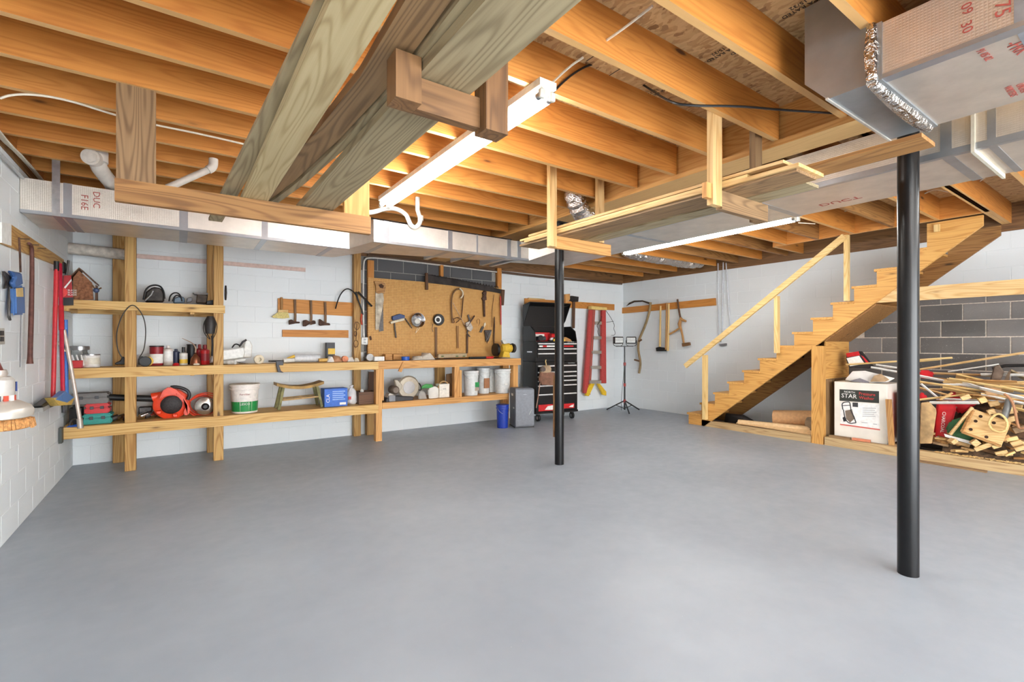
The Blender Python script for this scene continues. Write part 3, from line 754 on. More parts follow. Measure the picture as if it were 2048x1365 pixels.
M().tube([onY(x,y,6.87) for x,y in ((714,645),(713,660),(712,680))], .004, 6).build('chain', RUST, t)

# ------------------------------------------------------------ tools on the pegboard
TY = PY-.025
def tool(name, label, cat, x, y): return T(name, label, cat, onY(x, y, TY))
t = tool('hand_saw', 'rusty hand saw with tan wooden handle on the pegboard', 'saw', 758, 660)
pp([(751,584),(766,584),(768,600),(757,660),(751,660)], TY, .003).build('blade', plain((168,156,138), .5, .5, .3, 12), t)
m = pp([(748,563),(754,562),(771,567),(772,575),(769,588),(763,586),(758,588),(752,586),(752,574)], TY-.008, .02)
hd = m.build('handle', wood('handle','X'), t, bevel=.004); pp([(757,570),(763,568),(768,572),(766,577),(760,576)], TY-.0095, .002).build('grip_opening', plain((70,44,26), .8), hd)
tag(pp([(758,655),(766,600),(767,662),(758,664)], TY+.006, .003).build('bare_saw', DSTEEL), 'dark bare saw blade hanging behind the rusty hand saw', 'saw')
# two-man crosscut saw
t = tool('crosscut_saw', 'very long rusty two-man crosscut saw above the pegboard', 'saw', 930, 580)
m = M(); top = [(853,549),(900,556),(950,566),(1005,580)]; bot = [(1003,588),(990,585),(950,579),(900,571),(856,566)]
poly = top + bot
pp(poly, TY-.012, .004, m).build('blade', plain((62,56,54), .7, .5, .35, 8), t)
for k in range(24):
    x = 862+k*5.7; y = 553+ (x-862)*.178
    pp([(x,y-1),(x+2.5,y-4),(x+4.5,y)], TY-.012, .004).build('tooth', plain((62,56,54), .7, .5, .35, 8), t)
pp([(851,546),(856,546),(857,580),(852,580)], TY-.03, .03).build('grip', wood('dark','Z'), t, bevel=.004)
pp([(1003,579),(1010,580),(1008,611),(1003,611)], TY-.03, .03).build('grip', wood('dark','Z'), t, bevel=.004)
# drill press head / spray gun: blue tool with drooping hose
t = tool('spray_gun', 'blue and cream spray gun with two dangling arms on the pegboard', 'tool', 792, 650)
pp([(785,633),(800,628),(810,631),(810,637),(792,642),(785,640)], TY-.03, .05).build('body', plain((52,74,120), .5), t, bevel=.006)
M().tube([onY(x,y,TY-.03) for x,y in ((781,646),(795,642),(808,639))], .02, 10).build('cylinder', CREAM, t)
M().tube([onY(x,y,TY-.01) for x,y in ((789,643),(790,660),(792,676))], .012, 8).build('arm', DSTEEL, t)
M().tube([onY(x,y,TY-.01) for x,y in ((810,637),(818,648),(824,657))], .008, 8).build('arm', DSTEEL, t)
# chrome clamp lamp
def disc(x, y, rpx, Y, depth, prof, mat, name, parent, n=28):
    c = onY(x, y, Y); k = rpx*mpp(x, Y)
    return M().lathe([(k*r, depth*d) for r, d in prof], c, (0,-1,0), n).build(name, mat, parent)
t = tool('clamp_lamp', 'chrome bowl clamp lamp hanging open side out on the pegboard', 'lamp', 833, 650)
rf = disc(833, 641, 14.5, TY, .07, [(.3,0),(.75,.3),(.97,.8),(1,1),(.95,.98),(.7,.45),(.3,.2)], CHROME, 'reflector', t)
disc(833, 643, 6, TY-.02, .06, [(.6,0),(1,.5),(.9,.9),(.4,1.1)], plain((230,226,214), .3), 'bulb', rf)
M().tube([onY(x,y,TY-.02) for x,y in ((836,654),(833,661),(831,667))], .003, 6).build('cord', CREAM, t)
M().tube([onY(x,y,TY-.02) for x,y in ((840,652),(837,660),(832,666))], .003, 6).build('cord', CREAM, t)
t = tool('tape_reel', 'black round tape reel with white hub ring on the pegboard', 'reel', 876, 650)
cs = disc(876, 640, 11.5, TY, .05, [(.9,0),(1,.2),(1,.8),(.9,1)], BLACK, 'case', t)
disc(876, 640, 7, TY-.05, .004, [(1,0),(1,1)], WHITE, 'hub_ring', cs)
disc(876, 640, 4.2, TY-.054, .004, [(1,0),(1,1)], BLACK, 'hub', cs)
M().tube([onY(x,y,TY-.02) for x,y in ((866,648),(864,658),(866,664))], .004, 6).build('strap', DSTEEL, t)
tag(pp([(870,655),(874.5,655),(874.5,714),(870.5,714)], TY, .012).build('wooden_strip', wood('brown','Z')), 'wooden strip standing under the black tape reel', 'stick')
tag(pp([(913,652),(917.5,652),(917.5,697),(914,697)], TY, .012).build('wooden_strip', wood('board','Z')), 'shorter wooden strip hanging under the looped horse tack', 'stick')
tag(pp([(933,668),(937,668),(936,707),(933,707)], TY, .012).build('wooden_strip', wood('dark','Z')), 'dark strip hanging under the drill and pliers cluster', 'stick')
# looped bow saw / hames
t = tool('ox_yoke_bow', 'looped wooden saddle tree with leather straps on the pegboard', 'tack', 913, 640)
M().tube([onY(x,y,TY-.02) for x,y in ((905,646),(903,620),(903,600),(906,586),(914,578),(923,579),(927,586),(922,595))], .013, 8).build('bow', wood('brown','Z'), t)
M().tube([onY(x,y,TY-.03) for x,y in ((919,577),(926,583),(926,592),(921,597))], .012, 8).build('light_rim', CREAM, t)
M().tube([onY(x,y,TY-.015) for x,y in ((927,590),(925,615),(922,640))], .009, 8).build('strap', plain((88,56,38), .8), t)
M().tube([onY(x,y,TY-.02) for x,y in ((906,606),(915,624),(925,642),(929,650))], .006, 8).build('rod', plain((190,160,130), .4, .6), t)
M().tube([onY(x,y,TY-.015) for x,y in ((903,632),(910,645),(904,647),(905,640),(916,634),(920,640),(912,646))], .006, 8).build('strap', plain((88,56,38), .8), t)
t = tool('pliers_cluster', 'cluster of old pliers and a hand drill on the pegboard', 'tools', 938, 650)
M().tube([onY(x,y,TY-.02) for x,y in ((936,630),(940,642),(938,655),(934,666))], .014, 8).build('plier', DSTEEL, t)
M().tube([onY(x,y,TY-.03) for x,y in ((949,632),(941,644),(933,656),(930,650))], .012, 8).build('plier', RUST, t)
pp([(931,646),(940,642),(947,656),(942,664),(934,660)], TY-.04, .04).build('gear', plain((190,184,176), .35, .8, .2), t, bevel=.008)
M().tube([onY(x,y,TY-.02) for x,y in ((934,666),(940,674))], .01, 8).build('handle', DSTEEL, t)
t = tool('pipe_wrench', 'brown monkey wrench hanging high on the pegboard', 'wrench', 968, 620)
pp([(966,590),(970,590),(971,634),(968,634)], TY-.015, .02).build('shaft', RUST, t)
pp([(965,586),(970,582),(974,584),(973,592),(974,600),(967,602),(964,597),(969,592)], TY-.02, .03).build('jaw', RUST, t, bevel=.004)
t = tool('utility_knife', 'small knife with pale grip on the pegboard', 'knife', 965, 658)
pp([(968,648),(971,645),(972,650),(968,656)], TY-.01, .012).build('grip', CREAM, t); pp([(968,655),(963,666),(959,665),(965,652)], TY-.008, .008).build('blade', DSTEEL, t)
t = tool('hook_set', 'wire ring hook hanging beside the small knife', 'hook', 956, 650)
M().tube([onY(x,y,TY-.01) for x,y in ((955,648),(953,642),(956,637),(960,641),(959,648),(957,652))], .003, 6).build('ring', RUST, t)
t = tool('shears', 'pair of dark tin snips hanging low on the pegboard', 'snips', 976, 680)
pp([(969,661),(984,660),(982,670),(977,684),(972,684),(971,672)], TY-.02, .02).build('jaws', DSTEEL, t, bevel=.006)
M().tube([onY(x,y,TY-.02) for x,y in ((971,664),(976,676),(974,687))], .007, 6).build('handle', RUST, t)
M().tube([onY(x,y,TY-.025) for x,y in ((982,664),(978,674),(972,683))], .007, 6).build('handle', STEEL, t)
t = tool('caulk_gun_rod', 'tall thin auger bit hanging near the right edge of the pegboard', 'tool', 988, 680)
M().tube([onY(x,y,TY-.01) for x,y in ((989,634),(988.5,652),(987.5,690))], [.006,.014,.01], 8).build('shank', RUST, t)
M().tube([onY(x,y,TY-.01) for x,y in ((988,590),(984,620),(983,655))], .004, 6).build('wire', RUST, t)
t = tool('pry_bar', 'red pry bar hanging beside the right batten of the pegboard', 'bar', 1001, 640)
M().tube([onY(x,y,TY-.02) for x,y in ((1001,593),(1001.5,620),(1002,650))], .011, 8).build('bar', RED, t)
tag(pp([(739,674),(742,672),(744,680),(741,681)], TY-.01, .012).build('small_hook', RUST), 'small rusty hook beside the outlet box', 'hook')
# ================================================================== things on the shelves
def can(x, w, h, Y, z, mat, label, cat='can', lidmat=None, labelmat=None, name='can', lb=(.25,.8), neck=0, group=None, capmat=None):
    X = bx(x, Y); k = mpp(x, Y); r = w*k/2; H = h*k
    t = T(name, label, cat, (X, Y, z), group)
    if neck:
        hb = H*(1-neck)
        M().lathe([(r*.95,0),(r,.004),(r,hb*.92),(r*.5,hb)], (X,Y,z), n=20).build('body', mat, t)
        M().lathe([(r*.42,0),(r*.42,H-hb-.004),(r*.3,H-hb)], (X,Y,z+hb), n=14).build('cap', capmat or WHITE, t)
    else:
        M().lathe([(r*.97,0),(r,.004),(r,H-.01),(r*.97,H)], (X,Y,z), n=20).build('body', mat, t)
        if lidmat: M().lathe([(r*1.04,0),(r*1.04,.012),(r*.95,.014)], (X,Y,z+H), n=20).build('lid', lidmat, t)
    if labelmat:
        M().lathe([(r*1.012,lb[0]*H),(r*1.012,lb[1]*H)], (X,Y,z), n=20).build('paper_label', labelmat, t)
    return t
def carton(x0, x1, h, Y, d, z, mat, label, cat='box', name='carton', bevel=.003):
    a, b = bx(x0, Y), bx(x1, Y); H = h*mpp((x0+x1)/2, Y)
    t = T(name, label, cat, ((a+b)/2, Y+d/2, z))
    M().box(a, Y, z, b, Y+d, z+H).build('box', mat, t, bevel=bevel)
    return t, a, b, H
# ---- upper shelf
t = T('birdhouse', 'strand board birdhouse with a peaked roof on the top shelf', 'birdhouse', (bx(165,6.55), 6.6, ZU))
pp([(146,600),(187,600),(184,566),(158,541),(146,556)], 6.52, .016).build('front', plain((156,104,72), .85, 0, .3, 45, .4), t)
pp([(146,600),(187,600),(184,566),(158,541),(146,556)], 6.70, .016).build('back', plain((156,104,72), .85, 0, .3, 45, .4), t)
a, b, c = onY(158,541,6.50), onY(184,566,6.50), onY(146,556,6.50)
M().prism([a+Vector((0,0,.014)), b+Vector((.03,0,-.012)), b+Vector((.03,0,.006)), a+Vector((0,0,.03))], (0,.25,0)).build('roof', wood('dark','Y'), t)
M().prism([a+Vector((0,0,.014)), c+Vector((-.03,0,-.012)), c+Vector((-.03,0,.006)), a+Vector((0,0,.03))], (0,.25,0)).build('roof', wood('dark','Y'), t)
t = T('toy_whirligig', 'small blue and brown whirligig beside the birdhouse', 'toy', (bx(193,6.5), 6.5, ZU))
pp([(190,601),(195,601),(195,572),(191,570)], 6.5, .04).build('stand', wood('dark','Z'), t)
M().ball(onY(192.5,581,6.5), .026).build('hub', plain((70,84,120), .4), t)
M().tube([onY(x,y,6.5) for x,y in ((184,570),(192,581),(203,576))], .008, 6).build('vane', wood('brown','X'), t)
t = T('jigsaw', 'dark old jigsaw with coiled cord on the top shelf', 'power tool', (bx(308,6.6), 6.6, ZU))
pp([(288,604),(328,604),(329,588),(322,576),(305,574),(292,584)], 6.56, .12).build('body', plain((66,60,56), .6, .3, .3, 20), t, bevel=.015)
M().tube([onY(x,y,6.55) for x,y in ((287,600),(290,582),(298,573),(310,570),(322,573),(328,585),(329,598))], .009, 8).build('cord', BLACK, t)
M().tube([onY(x,y,6.53) for x,y in ((290,602),(302,590),(306,582))], .008, 8).build('lever', STEEL, t)
t = T('palm_sander', 'small blue and black sander with looped cord on the top shelf', 'power tool', (bx(355,6.6), 6.6, ZU))
pp([(346,607),(370,606),(369,595),(360,592),(348,596)], 6.57, .09).build('body', plain((92,112,130), .4), t, bevel=.012)
M().tube([onY(x,y,6.56) for x,y in ((338,603),(340,592),(347,586),(356,586),(362,593),(364,603))], .007, 8).build('cord', BLACK, t)
M().tube([onY(x,y,6.55) for x,y in ((345,603),(349,593),(356,590),(362,596))], .007, 8).build('cord', BLACK, t)
pp([(372,606),(385,604),(385,594),(374,596)], 6.58, .08).build('handle', GREY, t, bevel=.01)
t = T('sander', 'squat rusty sander at the end of the top shelf', 'power tool', (bx(403,6.6), 6.6, ZU))
pp([(392,606),(414,607),(416,590),(394,588)], 6.57, .11).build('body', plain((84,72,62), .7, .3, .3, 20), t, bevel=.01)
pp([(386,586),(416,586),(416,590),(390,589)], 6.56, .13).build('plate', DSTEEL, t)
t = T('angle_bracket', 'low dark bracket at the end of the top shelf beside the post', 'bracket', (bx(420,6.55), 6.55, ZU))
pp([(412,610),(427,610),(427,600),(414,602)], 6.55, .08).build('body', BLACK, t, bevel=.006)
# ---- grinding wheel on the side of the post
t = T('grinding_disc', 'dark grinding disc hung on the side of the shelf post', 'disc', onY(452,600,6.4))
c = onY(451,586,6.42)
M().cyl((c.x-.005,c.y,c.z), (c.x+.008,c.y,c.z), .085, n=28).build('disc', plain((50,44,42), .8), t)
M().cyl((c.x-.006,c.y,c.z), (c.x+.014,c.y,c.z), .02, n=16).build('hub', DSTEEL, t)
# ---- hanging trouble lamp
t = T('trouble_lamp', 'caged work lamp hanging from the shelf beside the post', 'lamp', onY(424,690,6.35))
c0, c1 = onY(421,633,6.30), onY(420,668,6.30)
M().tube([c0, c0.lerp(c1,.4), c1], [.03,.06,.045], 12).build('reflector', plain((52,48,46), .5, .3), t)
for k in range(6):
    a = k*PI/3; o = Vector((math.cos(a)*.07, math.sin(a)*.05, 0))
    M().tube([c0+o*.4, c0.lerp(c1,.5)+o, c1+o*.8, c1+o*.2+Vector((.01,0,-.06))], .004, 6).build('cage_wire', BLACK, t)
M().tube([onY(424,672,6.30), onY(425,690,6.30), onY(424,712,6.33)], .01, 8).build('handle', BLACK, t)
# ---- middle shelf
JARG = plain((220,226,226), .06, 0, .02, 30, 0, trans=.9)
t = T('glass_jar', 'large glass jar with metal lid at the left end of the middle shelf', 'jar', (bx(158,6.72), 6.72, ZM))
X, k = bx(159,6.72), mpp(159,6.72)
M().lathe([(13*k,0),(15*k,.01),(15*k,24*k),(12*k,30*k),(12.5*k,34*k)], (X,6.72,ZM), n=24).build('jar', JARG, t)
M().lathe([(15.5*k,34*k),(15.5*k,41*k),(14.5*k,42*k)], (X,6.72,ZM), n=24).build('lid', STEEL, t)
t, a, b, H = carton(140.5, 164, 15, 6.42, .12, ZM, RED, 'open red box of long items in front of the glass jar')
for q in range(4): M().tube([(a+.03+q*.03,6.5,ZM+.02),(a-.0+q*.035,6.5,ZM+.13)], .008, 6).build('stick', WHITE, t)
M().box(a+.03, 6.4385, ZM+.02, a+.085, 6.44, ZM+.055).build('sticker', PAPER, t)
can(182, 28, 24, 6.56, ZM, PAPER, 'white paint can with handwriting beside the red box', 'can', STEEL, plain((226,222,206), .6))
t = T('staple_gun', 'black staple gun with looped cord behind the shelf post', 'tool', (bx(242,6.6), 6.6, ZM))
pp([(229,730),(252,730),(251,716),(244,713),(240,722),(230,726)], 6.55, .05).build('body', BLACK, t, bevel=.008)
M().tube([onY(x,y,6.31) for x,y in ((244,716),(235,700),(232,670),(240,640),(250,622),(263,609),(275,615),(288,635),(292,660),(290,690),(286,705),(278,716))], .005, 8).build('cord', plain((60,58,52), .5), t)
t = T('tape_measure', 'black and amber tape measures piled beside the shelf post', 'tool', (bx(288,6.6), 6.6, ZM))
M().lathe([(.05,0),(.055,.01),(.055,.04),(.05,.05)], (bx(291,6.6),6.6,ZM+.05), (0,-1,0)).build('reel', BLACK, t)
M().lathe([(.05,0),(.05,.035)], (bx(296,6.65),6.66,ZM+.05), (0,-1,0)).build('amber_reel', YEL, t)
pp([(275,730),(286,730),(292,718),(283,712),(276,718)], 6.58, .05).build('body', DKGREY, t, bevel=.008)
can(313.5, 23, 37, 6.7, ZM, DKRED, 'red adhesive tin with white label and black lid', 'can', BLACK, PAPER, lb=(.12,.62))
can(336.5, 16, 40, 6.66, ZM, plain((214,208,200), .4), 'white and red spray can on the middle shelf', 'spray can', None, WHITE, 'spray_can', (.2,.7), .14, capmat=plain((226,220,216), .4))
can(352, 13, 32, 6.72, ZM, NAVY, 'navy blue aerosol can on the middle shelf', 'spray can', None, None, 'spray_can', neck=.12, capmat=NAVY)
can(367, 14, 36, 6.66, ZM, plain((222,220,212), .4), 'white bottle with yellow label and pointed black cap', 'bottle', None, YEL, 'bottle', (.1,.32), .3, capmat=BLACK)
can(383, 16, 38, 6.8, ZM, BLACK, 'plain black can behind the oil can', 'can', BLACK)
t = T('oil_can', 'copper oil can with a long curved spout', 'oil can', (bx(391,6.6), 6.6, ZM))
X, k = bx(391,6.6), mpp(391,6.6)
M().lathe([(9*k,0),(9.5*k,3*k),(8*k,13*k),(4*k,19*k),(1.5*k,23*k)], (X,6.6,ZM), n=18).build('body', COPPER, t)
M().tube([onY(x,y,6.6) for x,y in ((391,706),(392,695),(384,686),(373,681),(364,677))], [.009,.007,.005,.004,.003], 8).build('spout', plain((196,170,150), .4, .5), t)
can(399, 12, 40, 6.76, ZM, DKRED, 'tall maroon bottle on the middle shelf', 'bottle', None, None, 'bottle', neck=.2, capmat=DKRED)
can(410, 16, 40, 6.64, ZM, RED, 'bright red bottle with white lettering beside the caulk tray', 'bottle', None, DKRED, 'bottle', (.2,.55), .22, capmat=DKRED)
o = M().lathe([(.03,0),(.033,.012),(.02,.03)], (bx(352,6.5),6.5,ZM)); tag(o.build('bottle_stopper', RED), 'small red cap lying in front of the navy can', 'cap')
o = M().ball((bx(393,6.45),6.45,ZM+.012), .02, (1.6,1,.6)); tag(o.build('cork', CREAM), 'small cream stopper lying in front of the oil can', 'stopper')
# white caulking trays / spreader beside the post
t = T('gutter_offcut', 'white plastic gutter offcuts stacked behind the shelf post', 'plastic part', (bx(450,6.7), 6.7, ZM))
pp([(417,727),(488,716),(491,704),(487,694),(470,697),(449,700),(425,709)], 6.68, .1).build('trough', WHITE, t, bevel=.012)
pp([(484,716),(503,716),(505,692),(500,681),(491,680),(489,690)], 6.8, .06).build('end_piece', WHITE, t, bevel=.01)
M().tube([onY(x,y,6.7) for x,y in ((464,696),(470,688),(478,690),(480,694))], .008, 8).build('clip', BLACK, t)
M().tube([onY(x,y,6.68) for x,y in ((480,692),(486,684),(493,680))], .012, 8).build('handle', DKGREY, t)
pp([(430,729),(490,722),(492,718),(430,724)], 6.6, .06).build('lower_strip', plain((224,222,214), .4), t)
t = T('masking_tape', 'roll of cream masking tape on the middle shelf', 'tape', (bx(518,6.55), 6.55, ZM))
X, k = bx(518,6.55), mpp(518,6.55)
M().lathe([(8*k,0),(9*k,.004),(9*k,.05),(8*k,.054),(4*k,.05),(4*k,.004)], (X,6.58,ZM+8.6*k), (0,-1,0), 24).build('roll', CREAM, t)
t = T('foam_brush', 'white roller sleeve lying on the middle shelf', 'roller', (bx(468,6.5), 6.5, ZM))
M().tube([(bx(457,6.5),6.5,ZM+.028),(bx(471,6.45),6.45,ZM+.028)], .027, 14).build('sleeve', WHITE, t)
t = T('putty_knives', 'fan of grey putty knives lying on the middle shelf', 'tools', (bx(485,6.5), 6.5, ZM))
for q, (x0, x1) in enumerate(((472,490),(476,496),(480,486))):
    M().bar((bx(x0,6.5),6.46+q*.04,ZM+.03-.008*q),(bx(x1,6.5),6.5+q*.03,ZM+.008), .03, .004).build('blade', DSTEEL, t)
t = T('caulk_gun', 'black caulk gun with trigger hanging over the shelf edge', 'caulk gun', (bx(550,6.4), 6.42, ZM))
M().tube([(bx(537,6.42),6.42,ZM+.035),(bx(572,6.42),6.42,ZM+.03)], .012, 8).build('rod', DSTEEL, t)
pp([(552,722),(566,722),(567,731),(558,731),(562,742),(568,746),(556,745),(553,733)], FY-.045, .03).build('trigger', plain((58,58,64), .5), t, bevel=.004)
M().tube([(bx(566,6.42),6.42,ZM+.035),(bx(588,6.45),6.46,ZM+.04)], .026, 12).build('cartridge', plain((226,224,216), .4), t)
M().tube([(bx(575,6.47),6.50,ZM+.05),(bx(590,6.47),6.5,ZM+.09)], .018, 10).build('nozzle', YEL, t)
t = T('plastic_roll', 'long roll of clear plastic sheeting on the middle shelf', 'roll', (bx(615,6.75), 6.75, ZM))
M().cyl((bx(589,6.7),6.72,ZM+.055),(bx(640,6.7),6.72,ZM+.05), .052, n=20).build('sheeting', plain((222,226,230), .3), t)
M().cyl((bx(636,6.66),6.62,ZM+.028),(bx(658,6.66),6.62,ZM+.028), .024, n=14).build('yellow_tube', plain((222,180,96), .5), t)
t, a, b, H = carton(653, 670, 38, 6.78, .08, ZM, plain((60,60,64), .5), 'dark and yellow battery box standing behind the plastic roll')
M().box(a+.02, 6.775, ZM+.1, b, 6.7795, ZM+.18).build('yellow_panel', YEL, t)
for x, wd, h, mat, lab in ((660,14,12,PAPER,'white small parts packet heaped beside the battery box'),(674,16,14,plain((200,150,110),.6),'tan screw packet heaped beside the battery box'),
                          (700,14,10,PAPER,'crumpled white packet next to the wall post'),(712,9,8,CREAM,'cream packet pressed against the wall post')):
    X = bx(x,6.62); k = mpp(x,6.62)
    m = M().hull([Vector((X+random.uniform(-.5,.5)*wd*k, 6.62+random.uniform(-.05,.05), ZM+random.uniform(.1,1)*h*k)) for _ in range(14)] + [Vector((X+s*wd*k/2,6.62+q*.05,ZM)) for s in (-1,1) for q in (-1,1)])
    tag(m.build('parts_packet', mat, bevel=.003), lab, 'packet', 'packets on the middle shelf')
t = T('wire_spool', 'small brown spool of wire among the packets', 'spool', (bx(689,6.6), 6.6, ZM))
M().lathe([(.04,0),(.04,.008),(.025,.01),(.025,.05),(.04,.052),(.04,.06)], (bx(689,6.6),6.62,ZM+.04), (0,-1,0)).build('spool', COPPER, t)
# ---- bench top
t = T('tape_dispenser', 'grey sealing tape dispenser on the bench beside the post', 'tape', (bx(737,6.6), 6.6, BZ))
M().lathe([(.05,0),(.05,.05)], (bx(739,6.6),6.62,BZ+.055), (0,-1,0)).build('roll', LTGREY, t)
pp([(729,716),(736,709),(737,716)], 6.58, .05).build('handle', BLACK, t)
t, a, b, H = carton(749, 769, 9, 6.5, .1, BZ+.003, WHITE, 'small white box lying on the bench under the hand saw')
for x0, x1, h, lab in ((771,785,12,'small open amber wooden box on the bench'),(787,806,12,'wider amber wooden box on the bench')):
    carton(x0, x1, h, 6.75, .12, BZ+.003, wood('bench','X'), lab)
t = T('tape_roll', 'blue tape roll lying on the bench', 'tape', (bx(811,6.55), 6.55, BZ+.003))
M().lathe([(.03,0),(.058,0),(.058,.055),(.03,.055)], (bx(811,6.55),6.55,BZ+.003), n=22).build('roll', BLUE, t)
t = T('work_gloves', 'crumpled pale work gloves on the bench', 'gloves', (bx(845,6.6), 6.6, BZ+.003))
for x0, x1, h in ((823,850,9),(842,868,17)):
    pts = [onY(random.uniform(x0,x1), 712, 6.6+random.uniform(-.06,.06)) for _ in range(20)]
    for p in pts: p.z = BZ+.003+random.uniform(.1,1)*h*.007
    pts += [Vector((bx(x,6.6), 6.6+q*.06, BZ+.003)) for x in (x0,x1) for q in (-1,1)]
    M().hull(pts).build('glove', plain((206,196,182), .9, 0, .1, 30, .4), t, bevel=.006)
t = T('spirit_level', 'long dusty aluminium spirit level lying on the bench', 'level', (bx(905,6.55), 6.55, BZ+.003))
pp([(876,717),(934,714),(934,707),(877,709)], 6.55, .04).build('bar', plain((170,150,118), .5, .3), t, bevel=.003)
for x in (885,914,928): M().cb(onY(x,713,6.547), (.04,.006,.02)).build('vial', plain((96,110,70), .2), t)
t = T('screwdriver', 'black and red screwdriver lying on the bench beside the grinder', 'tool', (bx(960,6.5), 6.5, BZ+.003))
M().tube([(bx(938,6.5),6.5,BZ+.022),(bx(972,6.5),6.5,BZ+.022)], .02, 10).build('grip', BLACK, t)
M().tube([(bx(971,6.5),6.5,BZ+.022),(bx(986,6.5),6.5,BZ+.022)], .02, 10).build('red_end', RED, t)
# bench grinder
t = T('bench_grinder', 'yellow bench grinder with black wheels at the end of the workbench', 'grinder', (bx(1012,6.6), 6.6, BZ+.003))
gy = 6.62; c = onY(1013,697,gy)
M().lathe([(.045,-.10),(.08,-.07),(.085,.05),(.06,.09)], c, (1,0,0), 20).build('motor', YEL, t)
pp([(1005,715),(1021,716),(1019,704),(1008,703)], gy-.06, .12).build('base', YEL, t, bevel=.008)
cw = onY(992,700,gy); M().lathe([(.04,-.03),(.105,-.025),(.105,.02),(.05,.03)], cw, (1,0,0), 26).build('wheel_guard', BLACK, t)
cw = onY(1026,697,gy); M().lathe([(.03,-.02),(.075,-.02),(.075,.02),(.03,.025)], cw, (1,0,0), 24).build('wheel', DSTEEL, t)
pp([(1010,692),(1017,692),(1012,680),(1004,681)], gy-.03, .06).build('eye_shield', plain((210,212,208), .2), t, bevel=.004)
M().tube([onY(x,y,gy-.06) for x,y in ((1020,690),(1026,687),(1030,692),(1029,699))], .008, 8).build('tool_rest', BLACK, t)
# ---- low shelf
t = T('tool_case', 'grey moulded tool case lying on top of the red box', 'tool case', (bx(175,6.5), 6.5, ZL+.19))
ytop = ZL
def case(x0, x1, y0, y1, Y, d, mat, label, latch=True):
    a, b = onY(x0,y1,Y), onY(x1,y0,Y)
    t = T('tool_case', label, 'tool case', ((a.x+b.x)/2, Y+d/2, a.z))
    return t, a, b
bpy.data.objects.remove(t)
def mcase(x0, x1, Y, d, z, h, mat, label, name='tool_case'):
    a, b = bx(x0,Y), bx(x1,Y)
    t = T(name, label, 'tool case', ((a+b)/2, Y+d/2, z))
    bs = M().box(a, Y, z, b, Y+d, z+h*.58).build('base', mat, t, bevel=.01, seg=2)
    M().box(a+.001, Y+.001, z+h*.6, b-.001, Y+d-.001, z+h).build('lid', mat, t, bevel=.012, seg=2)
    for q in (.3,.7): M().box(a+(b-a)*q-.015, Y-.006, z+h*.45, a+(b-a)*q+.015, Y, z+h*.75).build('latch', DKGREY, bs, bevel=.002)
    return t
mcase(164, 224, 6.42, .22, ZL+.001, .105, TEAL, 'teal metal tool box at the bottom of the stack')
mcase(168, 219, 6.43, .2, ZL+.108, .10, RED, 'red metal tool box between the teal and grey cases')
mcase(137, 217, 6.43, .22, ZL+.21, .105, plain((110,106,104), .5), 'grey moulded tool case on top of the red box')
M_ = M().box(bx(137,6.45),6.44,ZL+.001,bx(163,6.45),6.62,ZL+.2); tag(M_.build('black_bag', plain((34,32,32), .8), bevel=.03, seg=2), 'black tool bag squeezed between the wall and the tool boxes', 'bag')
t = T('bar_clamp', 'silver bar clamp with blue handle leaning on the low shelf', 'clamp', (bx(152,6.33), 6.36, ZL))
M().tube([onY(x,y,6.42) for x,y in ((138,854),(142,842),(150,838),(158,842))], .008, 8).build('bow', DSTEEL, t)
M().lathe([(.012,-.06),(.02,-.04),(.022,.03),(.012,.06)], onY(150,854,6.36), (1,0,.1), 12).build('handle', BLUE, t)
m = M().cyl(onY(309,798,6.55), onY(150,793,6.55), .036, .03, n=16)
t = T('leaf_blower', 'orange leaf blower with long black tube on the low shelf', 'leaf blower', (bx(340,6.5), 6.5, ZL))
m.build('tube', BLACK, t)
M().cyl(onY(326,790,6.55), onY(304,796,6.55), .038, .05, n=18).build('tube_collar', ORANGE, t)
c = onY(343,809,6.52)
M().lathe([(.10,-.0),(.165,.02),(.175,.07),(.165,.13),(.11,.16)], c+Vector((0,.12,0)), (0,-1,0), 26).build('fan_housing', ORANGE, t)
fh_ = bpy.data.objects[list(ORG)[-1]]
M().lathe([(.095,0),(.10,.012),(.085,.028),(.02,.036)], c+Vector((0,-.045,0)), (0,-1,0), 26).build('fan_grille', plain((44,38,38), .6, 0, .4, 60, .8), fh_)
pp([(318,800),(326,782),(338,774),(352,780),(368,795),(380,818),(377,832),(366,830),(372,812),(352,790),(334,792)], 6.44, .1).build('shroud', ORANGE, t, bevel=.012, seg=2)
M().tube([onY(x,y,6.48) for x,y in ((341,775),(352,774),(366,777),(377,783),(379,792),(375,800))], .018, 10).build('handle', BLACK, t)
for x, y in ((317,828),(350,834)): pp([(x-6,y-5),(x+6,y-6),(x+5,y+1.5),(x-4,y+1.5)], 6.44, .09).build('foot', ORANGE, t, bevel=.008)
t = T('circular_saw', 'circular saw with shiny guard wrapped in orange cord', 'power tool', (bx(412,6.55), 6.55, ZL))
c = onY(410,812,6.52)
M().lathe([(.10,0),(.105,.01),(.1,.05),(.06,.07)], c, (0,-1,0), 26).build('blade_guard', plain((190,184,176), .25, .9), t)
M().lathe([(.035,0),(.04,.03),(.02,.05)], c+Vector((0,-.06,0)), (0,-1,0), 16).build('motor', BLACK, t)
for q, (dx, dz, r) in enumerate(((-.01,.0,.15),(-.005,-.015,.165),(.01,.01,.155),(-.02,-.02,.145))):
    M().tube([c+Vector((dx+r*math.cos(a*PI/12), .03+.02*q, dz-.005+r*.78*math.sin(a*PI/12)+.015)) for a in range(25)], .0075, 6, False).build('cord', plain((224,76,48), .5), t)
t = T('tool_bits', 'loose chrome sockets and clamps heaped on the low shelf by the post', 'tools', (bx(235,6.5), 6.5, ZL))
